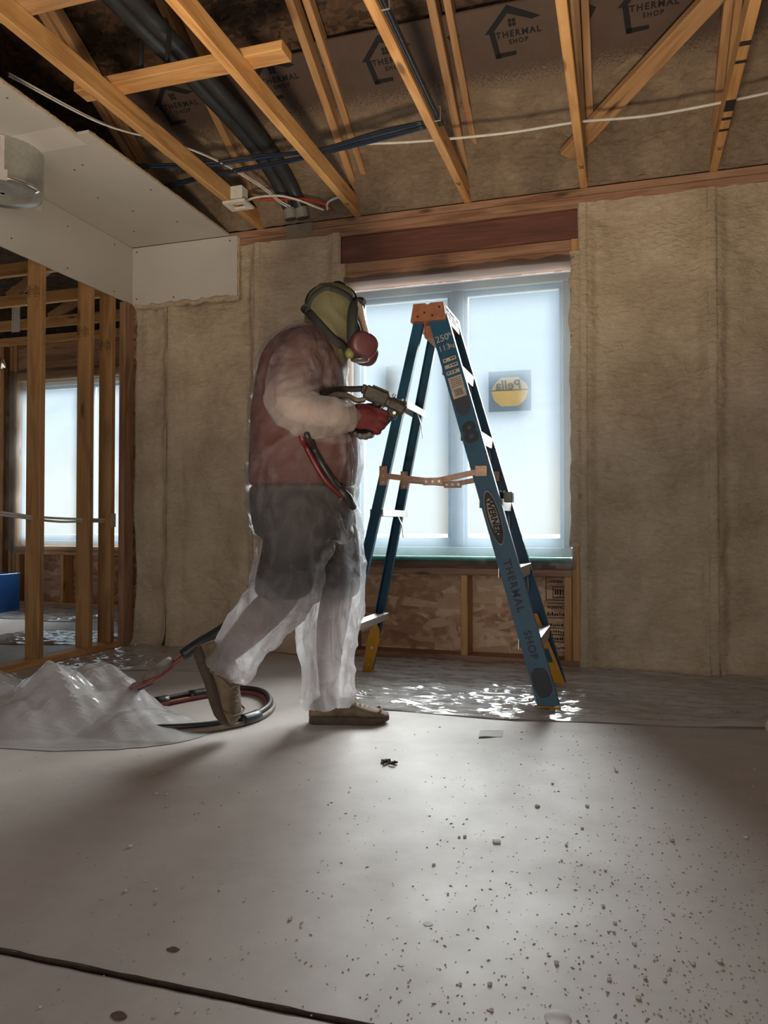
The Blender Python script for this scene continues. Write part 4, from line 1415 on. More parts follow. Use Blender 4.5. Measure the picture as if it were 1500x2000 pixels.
# open the trouser hems and cuffs
kill = []
h1, d1 = q(444, 1306, -0.10), (q(444, 1306, -0.10) - q(472, 1258, -0.10)).normalized()
h2 = q(642, 1366, 0.10)
for f_ in bm.faces:
    c = f_.calc_center_median()
    if (c - h1).dot(d1) > 0.010 and (c - h1).length < 0.2: kill.append(f_)
    elif c.z < h2.z - 0.016 and abs(c.x - h2.x) < 0.2 and c.y > 0: kill.append(f_)
bmesh.ops.delete(bm, geom=kill, context='FACES')
bm.normal_update()
FOLD = [([(630, 690), (640, 720), (640, 752)], 0.011, 0.008), ([(592, 842), (545, 872), (505, 903), (494, 930)], 0.009, 0.007),
        ([(522, 882), (513, 930), (508, 995)], 0.008, 0.007), ([(532, 905), (541, 950), (547, 1005)], 0.006, 0.007),
        ([(690, 842), (695, 885), (690, 935)], 0.008, 0.006), ([(678, 850), (683, 900), (679, 950)], 0.007, 0.006), ([(665, 848), (668, 890), (664, 930)], 0.005, 0.006),
        ([(612, 742), (590, 760), (560, 768)], 0.009, 0.007), ([(622, 756), (600, 776), (575, 786)], 0.008, 0.007), ([(632, 772), (612, 792), (588, 802)], 0.007, 0.006),
        ([(545, 712), (562, 742), (556, 772)], 0.007, 0.008), ([(600, 700), (612, 722), (618, 745)], 0.006, 0.007), ([(575, 700), (560, 725)], 0.006, 0.007),
        ([(683, 1031), (645, 1067), (621, 1100), (612, 1142), (606, 1172)], 0.014, 0.008), ([(508, 1135), (545, 1168), (592, 1182)], 0.010, 0.008),
        ([(655, 1005), (664, 1040), (655, 1070)], 0.008, 0.007), ([(560, 1196), (512, 1250), (476, 1308)], 0.007, 0.008), ([(500, 1190), (470, 1240), (448, 1296)], 0.006, 0.008),
        ([(612, 1200), (618, 1270), (622, 1350)], 0.008, 0.008), ([(668, 1200), (672, 1260), (664, 1340)], 0.008, 0.008), ([(690, 1180), (676, 1215), (684, 1255)], 0.007, 0.007),
        ([(530, 1000), (540, 1060), (530, 1120)], 0.006, 0.009), ([(655, 790), (662, 815), (656, 836)], 0.005, 0.007)]
FSEG = []
for pl_, am_, wd_ in FOLD:
    c_ = [q(a, b_, -0.16 if b_ < 1190 else 0.0) for a, b_ in pl_]
    c_ = spline(c_, 5)
    FSEG.append((c_, am_, wd_, min(a.x for a in c_) - 0.03, max(a.x for a in c_) + 0.03, min(a.z for a in c_) - 0.03, max(a.z for a in c_) + 0.03))


def crease(p):
    if p.y > 0.13: return 0.0, 0.0
    h, w_ = 0.0, 0.0
    for c_, am_, wd_, x0, x1, z0, z1 in FSEG:
        if not (x0 < p.x < x1 and z0 < p.z < z1): continue
        d = 9.0
        for a, b_ in zip(c_, c_[1:]):
            ex, ez = b_.x - a.x, b_.z - a.z
            t = max(0, min(1, ((p.x - a.x) * ex + (p.z - a.z) * ez) / (ex * ex + ez * ez + 1e-9)))
            d = min(d, math.hypot(p.x - a.x - t * ex, p.z - a.z - t * ez))
        g_ = math.exp(-(d / wd_) ** 2)
        h = max(h, am_ * g_)
        w_ = max(w_, g_)
    return h, w_


CW = {}
for v_ in bm.verts:
    p = v_.co
    ch_, cw_ = crease(p)
    CW[v_.index] = cw_
    v_.co = p + v_.normal * ch_
bm.normal_update()
for v_ in bm.verts:
    p = v_.co
    a = 0.0065 * fbm((p.x * 13, p.y * 13, p.z * 6.0), 3)
    r_ = 1 - abs(noise.noise(Vector((p.x * 9 + 0.5 * p.z * 9, p.y * 7, p.z * 8 - p.x * 5))))
    a += 0.011 * (r_ ** 5 - 0.3) + 0.0075
    if p.z < 0.55: a += 0.007 * fbm((p.x * 20, p.y * 20, p.z * 4), 2)
    v_.co = p + v_.normal * a
ll = bm.verts.layers.float.new('loose')
fa = [q(566, 783, -0.252), q(598, 808, -0.258), q(645, 815, -0.22), q(686, 812, -0.16)]
ua = [q(578, 735, -0.21), q(570, 765, -0.24)]
for v_ in bm.verts:
    p = v_.co
    df_ = min((p - a).length for a in spline(fa, 4)); du_ = min((p - a).length for a in ua)
    l_ = max(0.0, min(1.0, (0.60 - p.z) / 0.16)) if p.z < 0.7 else 0.0
    l_ = max(l_, (0.85 * max(0, min(1, (0.095 - df_) / 0.012)) if p.y < -0.13 else 0), (0.42 * max(0, min(1, (0.105 - du_) / 0.02)) if p.y < -0.17 else 0))
    r_ = 1 - abs(noise.noise(Vector((p.x * 11 + 0.5 * p.z * 9, p.y * 8, p.z * 9 - p.x * 6))))
    v_[ll] = min(1.0, l_ + 0.22 * max(0, r_ - 0.84) / 0.16 + 0.30 * CW.get(v_.index, 0.0))      # crease highlights put in as whiter cloth
suit = bm_object(bm, 'coverall', M['suit'], per)
tag(suit, 'translucent white coverall')

# seams and zip line down the front of the coverall
sb = BVHTree.FromPolygons([v_.co.copy() for v_ in suit.data.vertices], [tuple(p.vertices) for p in suit.data.polygons])
def onto(bvh, x, z, side=-1, lift=0.004):
    hit = bvh.ray_cast(Vector((x, side * 1.2, z)), Vector((0, -side, 0)))
    if hit[0] is None: return None
    return hit[0] + Vector((0, side * lift, 0))

# --- hood
M['hood'] = plain('pale_green_hood', (0.095, 0.088, 0.046), 0.8, var=0.12, scale=16, bump=0.5)
hd = MB()
HOOD = [(556, 632, 664, 0.032), (561, 621, 677, 0.062), (574, 607, 690, 0.086), (598, 598, 698, 0.100), (628, 596, 696, 0.104), (652, 591, 690, 0.104), (672, 584, 684, 0.106), (692, 572, 680, 0.124), (708, 564, 677, 0.150), (722, 560, 672, 0.165)]
hd.loft([ring(v, ub, uf, hw, p=2.1) for v, ub, uf, hw in HOOD], True)
bm = remesh(hd, 0.008, 3)
for v_ in bm.verts:
    p = v_.co
    r_ = 1 - abs(noise.noise(Vector((p.x * 14 + p.z * 8, p.y * 10, p.z * 9))))
    v_.co = p + v_.normal * (0.006 * (r_ ** 4 - 0.35))
# face opening
cut_ = [f_ for f_ in bm.faces if f_.calc_center_median().x > q(687, 640).x - 0.10 * (q(0, 640).z - f_.calc_center_median().z) * 0 and q(0, 588).z > f_.calc_center_median().z > q(0, 690).z and abs(f_.calc_center_median().y) < 0.075 and f_.normal.x > 0.35]
bmesh.ops.delete(bm, geom=cut_, context='FACES')
hood = bm_object(bm, 'hood', M['hood'], per)
hb = BVHTree.FromPolygons([v_.co.copy() for v_ in hood.data.vertices], [tuple(p.vertices) for p in hood.data.polygons])

# --- respirator
M['visor'] = film_mat('milky_visor', 0.45, 0.06, (0.85, 0.9, 0.95), gl=1.2)  # clear visor; its pale reflection put in as milky colour
M['cartridge'] = plain('magenta_cartridge', (0.080, 0.024, 0.029), 0.5, var=0.1, scale=30)
m = MB()
rp_, rr_ = [], []
for k in range(33):
    t = 2 * math.pi * k / 32
    y = 0.084 * math.sin(t)
    v = 641 - 52 * math.cos(t)
    u = 699 - 9 * abs(math.sin(t)) + (6 if math.cos(t) > 0.8 else 0) - 4 * max(0, -math.cos(t))
    rp_.append(q(u, v, 0) + Vector((0, y, 0))); rr_.append(0.0195)
m.tube(rp_, rr_, 10, False, 0.7)
resp = m.build('respirator', M['black_rubber'], per, True, True)
tag(resp, 'black full-face respirator')
def visor(u_, v_):
    y = (u_ * 2 - 1) * 0.080
    v = 598 + 68 * v_
    uf = 711 + (v - 602) * 0.21
    return q(uf - (uf - 699) * (abs(y) / 0.082) ** 2.2, v, 0) + Vector((0, y, 0))
MB().grid(visor, 22, 10).build('visor', M['visor'], resp, True, True)
vt = [visor(k / 20, 0.0) for k in range(21)]
MB().tube(vt, 0.006, 6).build('visor_rim', M['black_rubber'], resp, True, True)
vt = [visor(k / 20, 1.0) for k in range(21)]
MB().tube(vt, 0.006, 6).build('visor_rim', M['black_rubber'], resp, True, True)
m = MB()
nose = [ring(v, ub, uf, hw, p=2.2) for v, ub, uf, hw in ((664, 690, 722, 0.055), (676, 688, 724, 0.058), (692, 686, 716, 0.055), (703, 686, 706, 0.042))]
m.loft(nose, True)
m.build('nose_cup', M['black_rubber'], resp, True, True)
for sy in (-1, 1):
    ax = Vector((0.42, sy * 0.85, -0.22)).normalized()
    c = q(711, 682) + Vector((0, sy * 0.074, 0))
    up_ = Vector((0.35, 0, 0.94)); up_ = (up_ - ax * up_.dot(ax)).normalized()
    rt_ = up_.cross(ax)
    rings = []
    for dd, sc_ in ((-0.024, 0.55), (-0.018, 0.86), (-0.006, 1.0), (0.014, 1.0), (0.022, 0.92), (0.025, 0.7)):
        rings.append([c + ax * dd + up_ * (0.042 * sc_ * math.copysign(abs(math.sin(t)) ** 0.8, math.sin(t))) + rt_ * (0.050 * sc_ * math.copysign(abs(math.cos(t)) ** 0.8, math.cos(t))) for t in [2 * math.pi * k / 22 for k in range(22)]])
    MB().loft(rings, True).build('filter_cartridge', M['cartridge'], resp, True, True)
MB().loft([[q(703, 701) + Vector((a * 0.034 * math.cos(t), a * 0.03 * math.sin(t), b_)) for t in [2 * math.pi * k / 16 for k in range(16)]] for a, b_ in ((0.8, 0.006), (1, 0.0), (0.95, -0.008), (0.6, -0.012))], True).build('exhale_valve', plain('valve_grey', (0.10, 0.09, 0.09), 0.35, 0.3), resp, True, True)
MB().ball(q(683, 690, -0.045), 0.018, 0.016, 0.020).build('chin_strap_tab', plain('yellow_green_tab', (0.14, 0.14, 0.035), 0.6), resp, True, True)
# head straps laid over the hood
def strap_(name, uv, wd, side):
    pts = []
    for p in spline([Vector((a, b_, 0)) for a, b_ in uv], 6):
        z0 = q(p.x, p.y, side * 0.09)
        h = onto(hb, z0.x, z0.z, side, 0.004)
        pts.append(h if h else Vector((z0.x, side * 0.045, z0.z)))
    MB().tube(pts, wd, 8, True, 0.3, (0, side, 0)).build(name, M['black_rubber'], resp, True, True)
for side in (-1, 1):
    strap_('strap', [(602, 606), (622, 634), (650, 664), (680, 684)], 0.0165, side)
    strap_('strap', [(602, 606), (603, 592), (612, 577), (630, 566), (648, 563)], 0.0085, side)
    strap_('strap', [(646, 564), (664, 569), (684, 580), (697, 594)], 0.0095, side)
    strap_('strap_pad', [(688, 596), (684, 622), (682, 650), (686, 680)], 0.020, side)
top_ = [q(648, 558, 0) + Vector((0, 0, 0.004)), q(657, 551, 0), q(668, 553, 0), q(682, 568, 0), q(700, 592, 0)]
MB().tube(spline(top_, 5), 0.0075, 8, True, 0.5).build('strap', M['black_rubber'], resp, True, True)
MB().cyl(q(636, 560, -0.02), q(636, 557, -0.03), 0.008, 8).build('buckle', M['alu'], resp, True, True)
back_ = [q(602, 606, 0) + Vector((0.0, y, 0)) for y in (-0.07, -0.04, 0, 0.04, 0.07)]
back_ = [Vector((q(597, 606).x - 0.005 + 4.0 * p.y * p.y, p.y, p.z)) for p in back_]
MB().tube(spline(back_, 4), 0.013, 8, True, 0.4).build('strap', M['black_rubber'], resp, True, True)


# --- shoes
M['shoe'] = plain('dusty_tan_suede', (0.19, 0.135, 0.085), 0.85, var=0.35, scale=22, bump=0.3)
M['sole'] = plain('brown_rubber_sole', (0.085, 0.055, 0.036), 0.8, var=0.3, scale=30)
M['lace'] = plain('grubby_lace', (0.26, 0.20, 0.13), 0.85)
M['sock'] = plain('black_sock', (0.015, 0.014, 0.015), 0.9)


def shoe(o, fx, fz, mir=1, hs=1.0):
    """o = heel point on the sole; fx/fz = forward and up axes of the foot"""
    fx, fz = Vector(fx).normalized(), Vector(fz).normalized()
    fy = fz.cross(fx)
    def P(s, y, z): return o + fx * s + fy * (y * mir) + fz * (z * hs)
    LEN = 0.292
    root = None
    prof = [(0.000, 0.024, 0.058), (0.012, 0.030, 0.080), (0.04, 0.034, 0.096), (0.085, 0.035, 0.092), (0.115, 0.036, 0.094), (0.145, 0.039, 0.086), (0.18, 0.044, 0.070), (0.215, 0.048, 0.058), (0.25, 0.045, 0.050), (0.275, 0.036, 0.042), (0.290, 0.018, 0.030)]
    rings = []
    for s_, hw, ht in prof:
        r_ = []
        for k in range(20):
            t = 2 * math.pi * k / 20
            c, sn = math.cos(t), math.sin(t)
            y = hw * math.copysign(abs(c) ** 0.75, c)
            z = 0.022 + (ht - 0.022) * (0.5 + 0.5 * math.copysign(abs(sn) ** 0.8, sn))
            y *= 1 - 0.35 * max(0, (z - 0.05) / 0.06) * (1 if s_ < 0.2 else 0)
            r_.append(P(s_, y + 0.006 * math.sin(math.pi * s_ / LEN), z))
        rings.append(r_)
    so2 = MB().loft(rings, True).build('shoe', M['shoe'], per, True, True)
    out = [(0.0, 0.02), (0.02, 0.034), (0.07, 0.037), (0.13, 0.037), (0.19, 0.049), (0.24, 0.050), (0.275, 0.040), (0.295, 0.018)]
    full = [P(s_, -w_ + 0.004, 0) for s_, w_ in out] + [P(s_, w_ + 0.004, 0) for s_, w_ in reversed(out)]
    def lift(pts, dz, sc_=1.0):
        cen = P(0.145, 0.004, 0)
        return [cen + (p - cen) * sc_ + fz * (dz + (0.010 * max(0, ((p - o).dot(fx) - 0.25) / 0.045)) * (1 if dz < 0.01 else 0.6)) for p in pts]
    MB().loft([lift(full, 0.0, 0.965), lift(full, 0.005, 1.0), lift(full, 0.020, 1.0), lift(full, 0.028, 0.985)], True).build('sole', M['sole'], so2, True, True)
    for k in range(6):
        s_ = 0.135 + 0.017 * k
        zt = 0.094 - max(0, (s_ - 0.12)) * 0.40
        MB().tube([P(s_, -0.026, zt - 0.010), P(s_ + 0.004, 0.0, zt + 0.005), P(s_, 0.030, zt - 0.010)], 0.0030, 6).build('lace', M['lace'], so2, True, True)
    MB().tube([P(0.062, 0.004, 0.07), P(0.060, 0.004, 0.090)], [0.034, 0.033], 16).build('sock', M['sock'], so2, True, True)
    # overlay stripe and toe guard
    MB().tube([P(0.235, -0.049, 0.034), P(0.262, -0.036, 0.050), P(0.268, 0.0, 0.053), P(0.262, 0.042, 0.050), P(0.235, 0.055, 0.034)], 0.004, 6).build('toe_guard', M['shoe'], so2, True, True)
    for dy in (-1,):
        MB().tube([P(0.09, -0.037, 0.032), P(0.13, -0.036, 0.060), P(0.165, -0.034, 0.074)], 0.0042, 6, True, 0.5).build('side_stripe', M['shoe'], so2, True, True)
    return so2


h_ = q(604, 1412, 0.10); h_.z = 0.0
shoe(h_, (1, 0.02, 0), (0, 0, 1))
hn = q(388, 1270, -0.10)
dn = (q(440, 1404, -0.10) - hn).normalized()
shoe(hn + Vector((-0.010, 0, 0.012)), dn, Vector((-dn.z, -0.35, dn.x)) - dn * dn.dot(Vector((-dn.z, -0.35, dn.x))), 1, 1.28)


# --- gloves
M['glove'] = plain('red_knit_glove', (0.085, 0.009, 0.012), 0.85, var=0.25, scale=60, bump=0.4)
M['glove_grey'] = plain('grimy_rubber_palm', (0.10, 0.085, 0.08), 0.7, var=0.3, scale=50)


def fingers(m, chains):
    for ch in chains:
        c = [q(*p[:3]) for p in ch]
        r_ = [p[3] for p in ch]
        cc = spline(c, 4)
        rr = [x.x for x in spline([Vector((a, 0, 0)) for a in r_], 4)]
        m.tube(cc, rr, 12)
        m.ball(cc[-1], rr[-1], rr[-1], rr[-1], 10, 7); m.ball(cc[0], rr[0], rr[0], rr[0], 10, 7)


rh = MB()       # right hand: wrist -> palm -> four fingers closed round the grip, thumb over the top
fingers(rh, [[(684, 812, -0.152, 0.034), (697, 812, -0.148, 0.033), (712, 813, -0.140, 0.035), (726, 815, -0.132, 0.030)]])
fingers(rh, [[(700, 800, -0.140, 0.022), (716, 800, -0.132, 0.021), (730, 802, -0.128, 0.016)], [(702, 826, -0.140, 0.022), (717, 827, -0.134, 0.020), (728, 829, -0.128, 0.015)]])
fingers(rh, [[(728, 801, -0.134, 0.0125), (742, 803, -0.136, 0.0115), (754, 808, -0.128, 0.0108), (757, 812, -0.110, 0.0098)],
             [(730, 812, -0.136, 0.0125), (744, 815, -0.138, 0.0118), (753, 820, -0.126, 0.0110), (750, 824, -0.104, 0.0100), (740, 823, -0.092, 0.0095)],
             [(728, 823, -0.136, 0.0122), (740, 827, -0.138, 0.0116), (748, 832, -0.126, 0.0108), (744, 835, -0.104, 0.0098), (734, 833, -0.092, 0.0092)],
             [(722, 834, -0.134, 0.0112), (733, 838, -0.134, 0.0108), (740, 843, -0.122, 0.0098), (736, 845, -0.103, 0.0090), (727, 843, -0.092, 0.0085)],
             [(706, 800, -0.128, 0.0150), (716, 795, -0.108, 0.0135), (728, 794, -0.092, 0.0118), (738, 797, -0.084, 0.0102)]])
g1 = bm_object(remesh(rh, 0.0038, 3), 'glove', M['glove'], per)
tag(g1, 'red knitted glove gripping the spray gun')
lh = MB()       # left hand: cupped under the right, fingertips round the near side
fingers(lh, [[(692, 822, 0.058, 0.033), (706, 828, 0.030, 0.034), (715, 833, 0.000, 0.034), (720, 836, -0.030, 0.026)]])
fingers(lh, [[(724, 838, -0.030, 0.0122), (727, 846, -0.070, 0.0115), (724, 851, -0.105, 0.0108), (722, 848, -0.130, 0.0100)],
             [(716, 842, -0.028, 0.0122), (717, 850, -0.068, 0.0115), (714, 854, -0.104, 0.0108), (712, 851, -0.130, 0.0100)],
             [(708, 842, -0.020, 0.0120), (707, 850, -0.060, 0.0112), (704, 853, -0.096, 0.0104), (702, 850, -0.122, 0.0098)],
             [(700, 838, -0.008, 0.0110), (698, 846, -0.046, 0.0104), (695, 849, -0.080, 0.0096), (694, 846, -0.104, 0.0090)],
             [(712, 820, 0.030, 0.0150), (726, 815, 0.012, 0.0130), (738, 812, -0.008, 0.0115), (746, 812, -0.026, 0.0102)]])
g2 = bm_object(remesh(lh, 0.0038, 3), 'glove', M['glove_grey'], per)
tag(g2, 'grimy grey-palmed glove cupped under the gun grip')

# --- spray gun (held, so a thing of its own)
M['gun'] = plain('grimy_gun_body', (0.042, 0.034, 0.030), 0.6, 0.3, var=0.4, scale=40, bump=0.5)
M['gun_dark'] = plain('dark_gun_metal', (0.03, 0.027, 0.026), 0.5, 0.4, var=0.3, scale=40)
yg = -0.105
ga, gb = qw(712, 763, yg), qw(791, 797, yg)
gun = thing('spray_gun', 'grimy foam spray gun held level in the red gloves', 'spray gun', (ga + gb) / 2)
gx = (gb - ga).normalized()
gy = (PM.to_3x3() @ Vector((0, 1, 0))).normalized()
gz = gx.cross(gy).normalized()
gl_ = (gb - ga).length
def G(s_, y, z): return ga + gx * s_ + gy * y + gz * z
MB().obox(G(0.045, 0, -0.002), gx, gy, gz, 0.086, 0.044, 0.048, 0.006).build('air_cylinder', M['gun'], gun)
MB().tube([G(0.085, 0, -0.004), G(0.098, 0, -0.004), G(0.100, 0, -0.004), G(0.150, 0, -0.006), G(0.153, 0, -0.006)], [0.019, 0.019, 0.024, 0.024, 0.018], 14).build('mixing_block', M['gun'], gun)
MB().tube([G(0.150, 0, -0.006), G(0.156, 0, -0.006), G(0.157, 0, -0.007), G(0.163, 0, -0.007)], [0.014, 0.012, 0.004, 0.003], 12).build('nozzle', M['gun_dark'], gun)
MB().obox(G(0.118, 0, -0.036), gx, gy, gz, 0.040, 0.034, 0.030, 0.004).build('coupling_block', M['gun_dark'], gun)
for dy in (-0.014, 0.014):
    MB().cyl(G(0.120, dy, -0.05), G(0.108, dy, -0.085), 0.008, 10).build('inlet_valve', M['gun_dark'], gun)
    MB().cyl(G(0.126, dy * 1.6, -0.034), G(0.126, dy * 2.2, -0.034), 0.006, 8).build('valve_screw', M['alu'], gun)
MB().tube([G(0.060, 0, -0.02), G(0.052, 0, -0.05), G(0.038, 0, -0.095), G(0.030, 0, -0.125)], [0.017, 0.016, 0.017, 0.015], 12).build('grip', M['gun_dark'], gun)
MB().tube([G(0.078, 0, -0.026), G(0.082, 0, -0.045), G(0.076, 0, -0.062)], 0.0045, 8).build('trigger', M['alu'], gun)
MB().obox(G(-0.004, 0, 0.004), gx, gy, gz, 0.016, 0.036, 0.030, 0.004).build('end_cap', M['gun_dark'], gun)
MB().obox(G(0.05, 0, 0.026), gx, gy, gz, 0.06, 0.03, 0.006, 0.002).build('top_rib', M['gun'], gun)
MB().cyl(G(0.100, 0, 0.018), G(0.100, 0, 0.030), 0.006, 8).build('grease_fitting', M['alu'], gun)
MB().cyl(G(0.134, 0, 0.016), G(0.134, 0, 0.026), 0.005, 8).build('grease_fitting', M['alu'], gun)

# --- whip hoses from the gun, under the arm and round the belly
M['hose_red_dark'] = plain('dark_red_hose', (0.09, 0.010, 0.012), 0.45, var=0.25, scale=25)
M['hose_red'] = plain('red_hose', (0.22, 0.05, 0.038), 0.45, var=0.25, scale=25)
M['hose_black'] = plain('black_hose', (0.020, 0.019, 0.020), 0.45, var=0.3, scale=25)
M['hose_tan'] = plain('dusty_tan_hose', (0.20, 0.155, 0.115), 0.6, var=0.3, scale=25)
wh = thing('whip_hose', 'black and red whip hoses looping from the spray gun round the belly of the coverall', 'hose', qw(690, 985, -0.16))
def belly(u, v, lift):
    z0 = q(u, v, -0.20)
    h = onto(sb, z0.x, z0.z, -1, lift)
    return PM @ (h if h else z0)
p1 = [G(-0.008, 0, 0.004), qw(690, 760, -0.115), qw(668, 760, -0.135), qw(645, 765, -0.175), qw(625, 775, -0.215)]
MB().tube(spline(p1, 6), 0.0105, 10).build('air_hose', M['hose_black'], wh, True)
p1 = [G(0.012, 0, -0.028), qw(697, 782, -0.120), qw(676, 772, -0.140), qw(650, 771, -0.170), qw(628, 780, -0.205)]
MB().tube(spline(p1, 6), 0.0095, 10).build('supply_hose', M['hose_tan'], wh, True)
for du, mt, nm in ((0, 'hose_black', 'supply_hose'), (-13, 'hose_red_dark', 'supply_hose')):
    pts = [qw(598 + du, 822, -0.165), belly(605 + du, 856, 0.008), belly(612 + du, 874, 0.012), belly(628 + du, 905, 0.013), belly(650 + du, 940, 0.013), belly(672 + du * 0.6, 966, 0.014), belly(686 + du * 0.4, 984, 0.016)]
    MB().tube(spline(pts, 6), 0.0100, 10).build(nm, M[mt], wh, True)
MB().tube([belly(660, 952, 0.016), belly(676, 970, 0.020), belly(687, 988, 0.016)], [0.014, 0.018, 0.013], 10).build('coupling', M['gun_dark'], wh, True)
MB().obox(belly(668, 966, 0.014), cR, cF, (0, 0, 1), 0.02, 0.012, 0.03, 0.003).build('belt_clip', M['alu'], wh)

# ================================================================== HOSE ON THE FLOOR
def Z0(u, v, z=0.0):
    """floor point seen at (u, v)"""
    b_ = (v - 1000) / 1500
    d = cF * (math.cos(PITCH) + b_ * math.sin(PITCH)) + cR * ((u - 750) / 1500) + Vector((0, 0, math.sin(PITCH) - b_ * math.cos(PITCH)))
    t = (z - CAM_H) / d.z
    return Vector((0, 0, CAM_H)) + d * t


M['tape'] = plain('black_wrap_tape', (0.018, 0.022, 0.022), 0.4, var=0.3, scale=40)
M['scuff'] = plain('grey_scuff_sleeve', (0.20, 0.16, 0.13), 0.7, var=0.3, scale=30)
ho = thing('spray_hose', 'bundle of red, black and tan spray hoses looped on the floor behind the worker', 'hose', Z0(500, 1385))
def bundle(path, offs, names, mats, rad, n=7, twist=2.0):
    cc = spline(path, n)
    for (oa, ob), nm, mt in zip(offs, names, mats):
        pts = []
        for i, p in enumerate(cc):
            t = (cc[min(i + 1, len(cc) - 1)] - cc[max(i - 1, 0)]).normalized()
            s_ = t.cross(Vector((0, 0, 1))).normalized()
            w_ = 0.35 * math.sin(i / len(cc) * math.pi * twist + oa * 40)
            pt = p + s_ * (oa * (1 + w_)) + Vector((0, 0, 1)) * ob
            pt.z = max(pt.z, rad + 0.001)
            pts.append(pt)
        MB().tube(pts, rad, 8).build(nm, M[mt], ho, True)
    return cc


# loop on the slab
lp = [Z0(222, 1398), Z0(262, 1388), Z0(310, 1380), Z0(370, 1368), Z0(430, 1358), Z0(480, 1356), Z0(516, 1364), Z0(527, 1385), Z0(508, 1404), Z0(470, 1418), Z0(420, 1428), Z0(360, 1434), Z0(310, 1436), Z0(262, 1440)]
lp = [p + Vector((0, 0, 0.012)) for p in lp]
cc = bundle(lp, [(-0.013, 0.0), (0.011, 0.0), (0.0, 0.016)], ['hose_line'] * 3, ['hose_tan', 'hose_red', 'hose_black'], 0.0098)
for (i0, i1) in ((13, 16), (21, 25), (57, 63)):
    MB().tube([p + Vector((0, 0, 0.007)) for p in cc[i0:i1 + 1]], 0.0225, 10).build('tape_wrap', M['tape'], ho, True)
# the length that rises to the worker
def QW(u, v, y): return qw(u, v, y)
up = [Z0(222, 1392) + Vector((0, 0, 0.014)), Z0(240, 1362) + Vector((0, 0, 0.020)), QW(282, 1338, 0.06), QW(335, 1300, 0.10), QW(385, 1264, 0.13), QW(440, 1230, 0.17), QW(510, 1170, 0.20), QW(570, 1090, 0.235), QW(600, 1000, 0.245)]
cu = bundle(up, [(-0.012, 0.0), (0.011, 0.002), (0.0, 0.015)], ['hose_line'] * 3, ['hose_black', 'hose_red', 'hose_tan'], 0.0095)
MB().tube([p + Vector((0, 0, 0.006)) for p in cu[24:50]], 0.0235, 12).build('sleeve', M['tape'], ho, True)
MB().tube([p + Vector((0, 0, 0.02)) for p in cu[14:22]], [0.014, 0.020, 0.022, 0.022, 0.022, 0.022, 0.021, 0.015], 12).build('scuff_sleeve', M['scuff'], ho, True)

# ================================================================== PLASTIC ON THE FLOOR
random.seed(21)
FOLDS = [(random.uniform(0, 6.28), random.uniform(2.2, 4.6), random.uniform(0, 1), random.uniform(0.022, 0.042)) for _ in range(5)]
FOLDS += [(random.uniform(0, 6.28), random.uniform(9, 15), random.uniform(0, 1), random.uniform(0.005, 0.010)) for _ in range(4)]
FRONT = [(-2.75, 2.00), (-1.956, 2.032), (-1.772, 2.054), (-1.577, 2.133), (-1.452, 2.233), (-1.395, 2.343)]
def front(x):
    for (x0, y0), (x1, y1) in zip(FRONT, FRONT[1:]):
        if x <= x1: return y0 + (y1 - y0) * (x - x0) / (x1 - x0)
    return FRONT[-1][1]


def heap(u, v):
    """crumpled poly heap made of straight creases"""
    x = -2.75 + u * 1.352
    y0 = front(x)
    y = y0 + v * (2.72 - 0.30 * max(0, u - 0.7) / 0.3 - y0)
    x += 0.012 * noise.noise(Vector((x * 19, y * 19, 1))); y += 0.012 * noise.noise(Vector((x * 19, y * 19, 9))) * min(1, v * 6)
    h = 0
    for cx, cy, hh, sx_, sy_ in ((-2.03, 2.45, 0.165, 0.36, 0.36), (-2.10, 2.47, 0.135, 0.20, 0.30), (-2.44, 2.34, 0.175, 0.34, 0.34), (-1.66, 2.36, 0.05, 0.26, 0.20)):
        h = max(h, hh * max(0, 1 - math.hypot((x - cx) / sx_, (y - cy) / sy_)))
    cr = 0
    wx, wy = x + 0.03 * noise.noise(Vector((x * 3, y * 3, 3))), y + 0.03 * noise.noise(Vector((x * 3, y * 3, 7)))
    for a_, fq, ph, am in FOLDS:
        t_ = ((wx * math.cos(a_) + wy * math.sin(a_)) * fq + ph) % 1.0
        cr += am * (1 - 2 * abs(t_ - 0.5))
    e = max(0.0, min(1, min(u, 1 - u, v, 1 - v) / 0.10))
    h = 0.72 * h + (cr - 0.03) * e * (0.12 + min(1.1, h * 8)) * 1.25
    return (x, y, 0.003 + max(0, h) * min(1, e * 2.5 + 0.03))
hp = MB().grid(heap, 84, 46).build('plastic_sheet', M['film_pile'])
tag(hp, 'crumpled heap of clear plastic sheeting on the floor at lower left', 'plastic sheet')
m = MB().tube(spline([Z0(-60, 1352) + Vector((0, 0, 0.045)), Z0(0, 1354) + Vector((0, 0, 0.045)), Z0(34, 1352) + Vector((0, 0, 0.045))], 6), [0.04] * 12 + [0.036], 14)
ro = m.build('plastic_roll', M['film_pile'], None, True)
tag(ro, 'rolled end of plastic sheeting at the left edge behind the crumpled heap', 'plastic roll')


def flat_film(x0, x1, yf, yb, seed, nu=120, nv=50, amp=0.010, zb=0.0):
    def fn(u, v):
        x = x0 + u * (x1 - x0)
        a, b_ = yf(x), yb(x)
        y = a + v * (b_ - a)
        r1 = 1 - abs(noise.noise(Vector((x * 2.2 + seed, y * 13 + 0.8 * x, 1.0))))
        r2 = 1 - abs(noise.noise(Vector((x * 6 + seed, y * 26, 4.0))))
        h = amp * (r1 ** 5) + 0.5 * amp * r2 ** 6
        e = min(1, min(u, 1 - u, v) / 0.03)
        return (x, y, 0.002 + zb + h * (0.25 + 0.75 * e))
    return MB().grid(fn, nu, nv)


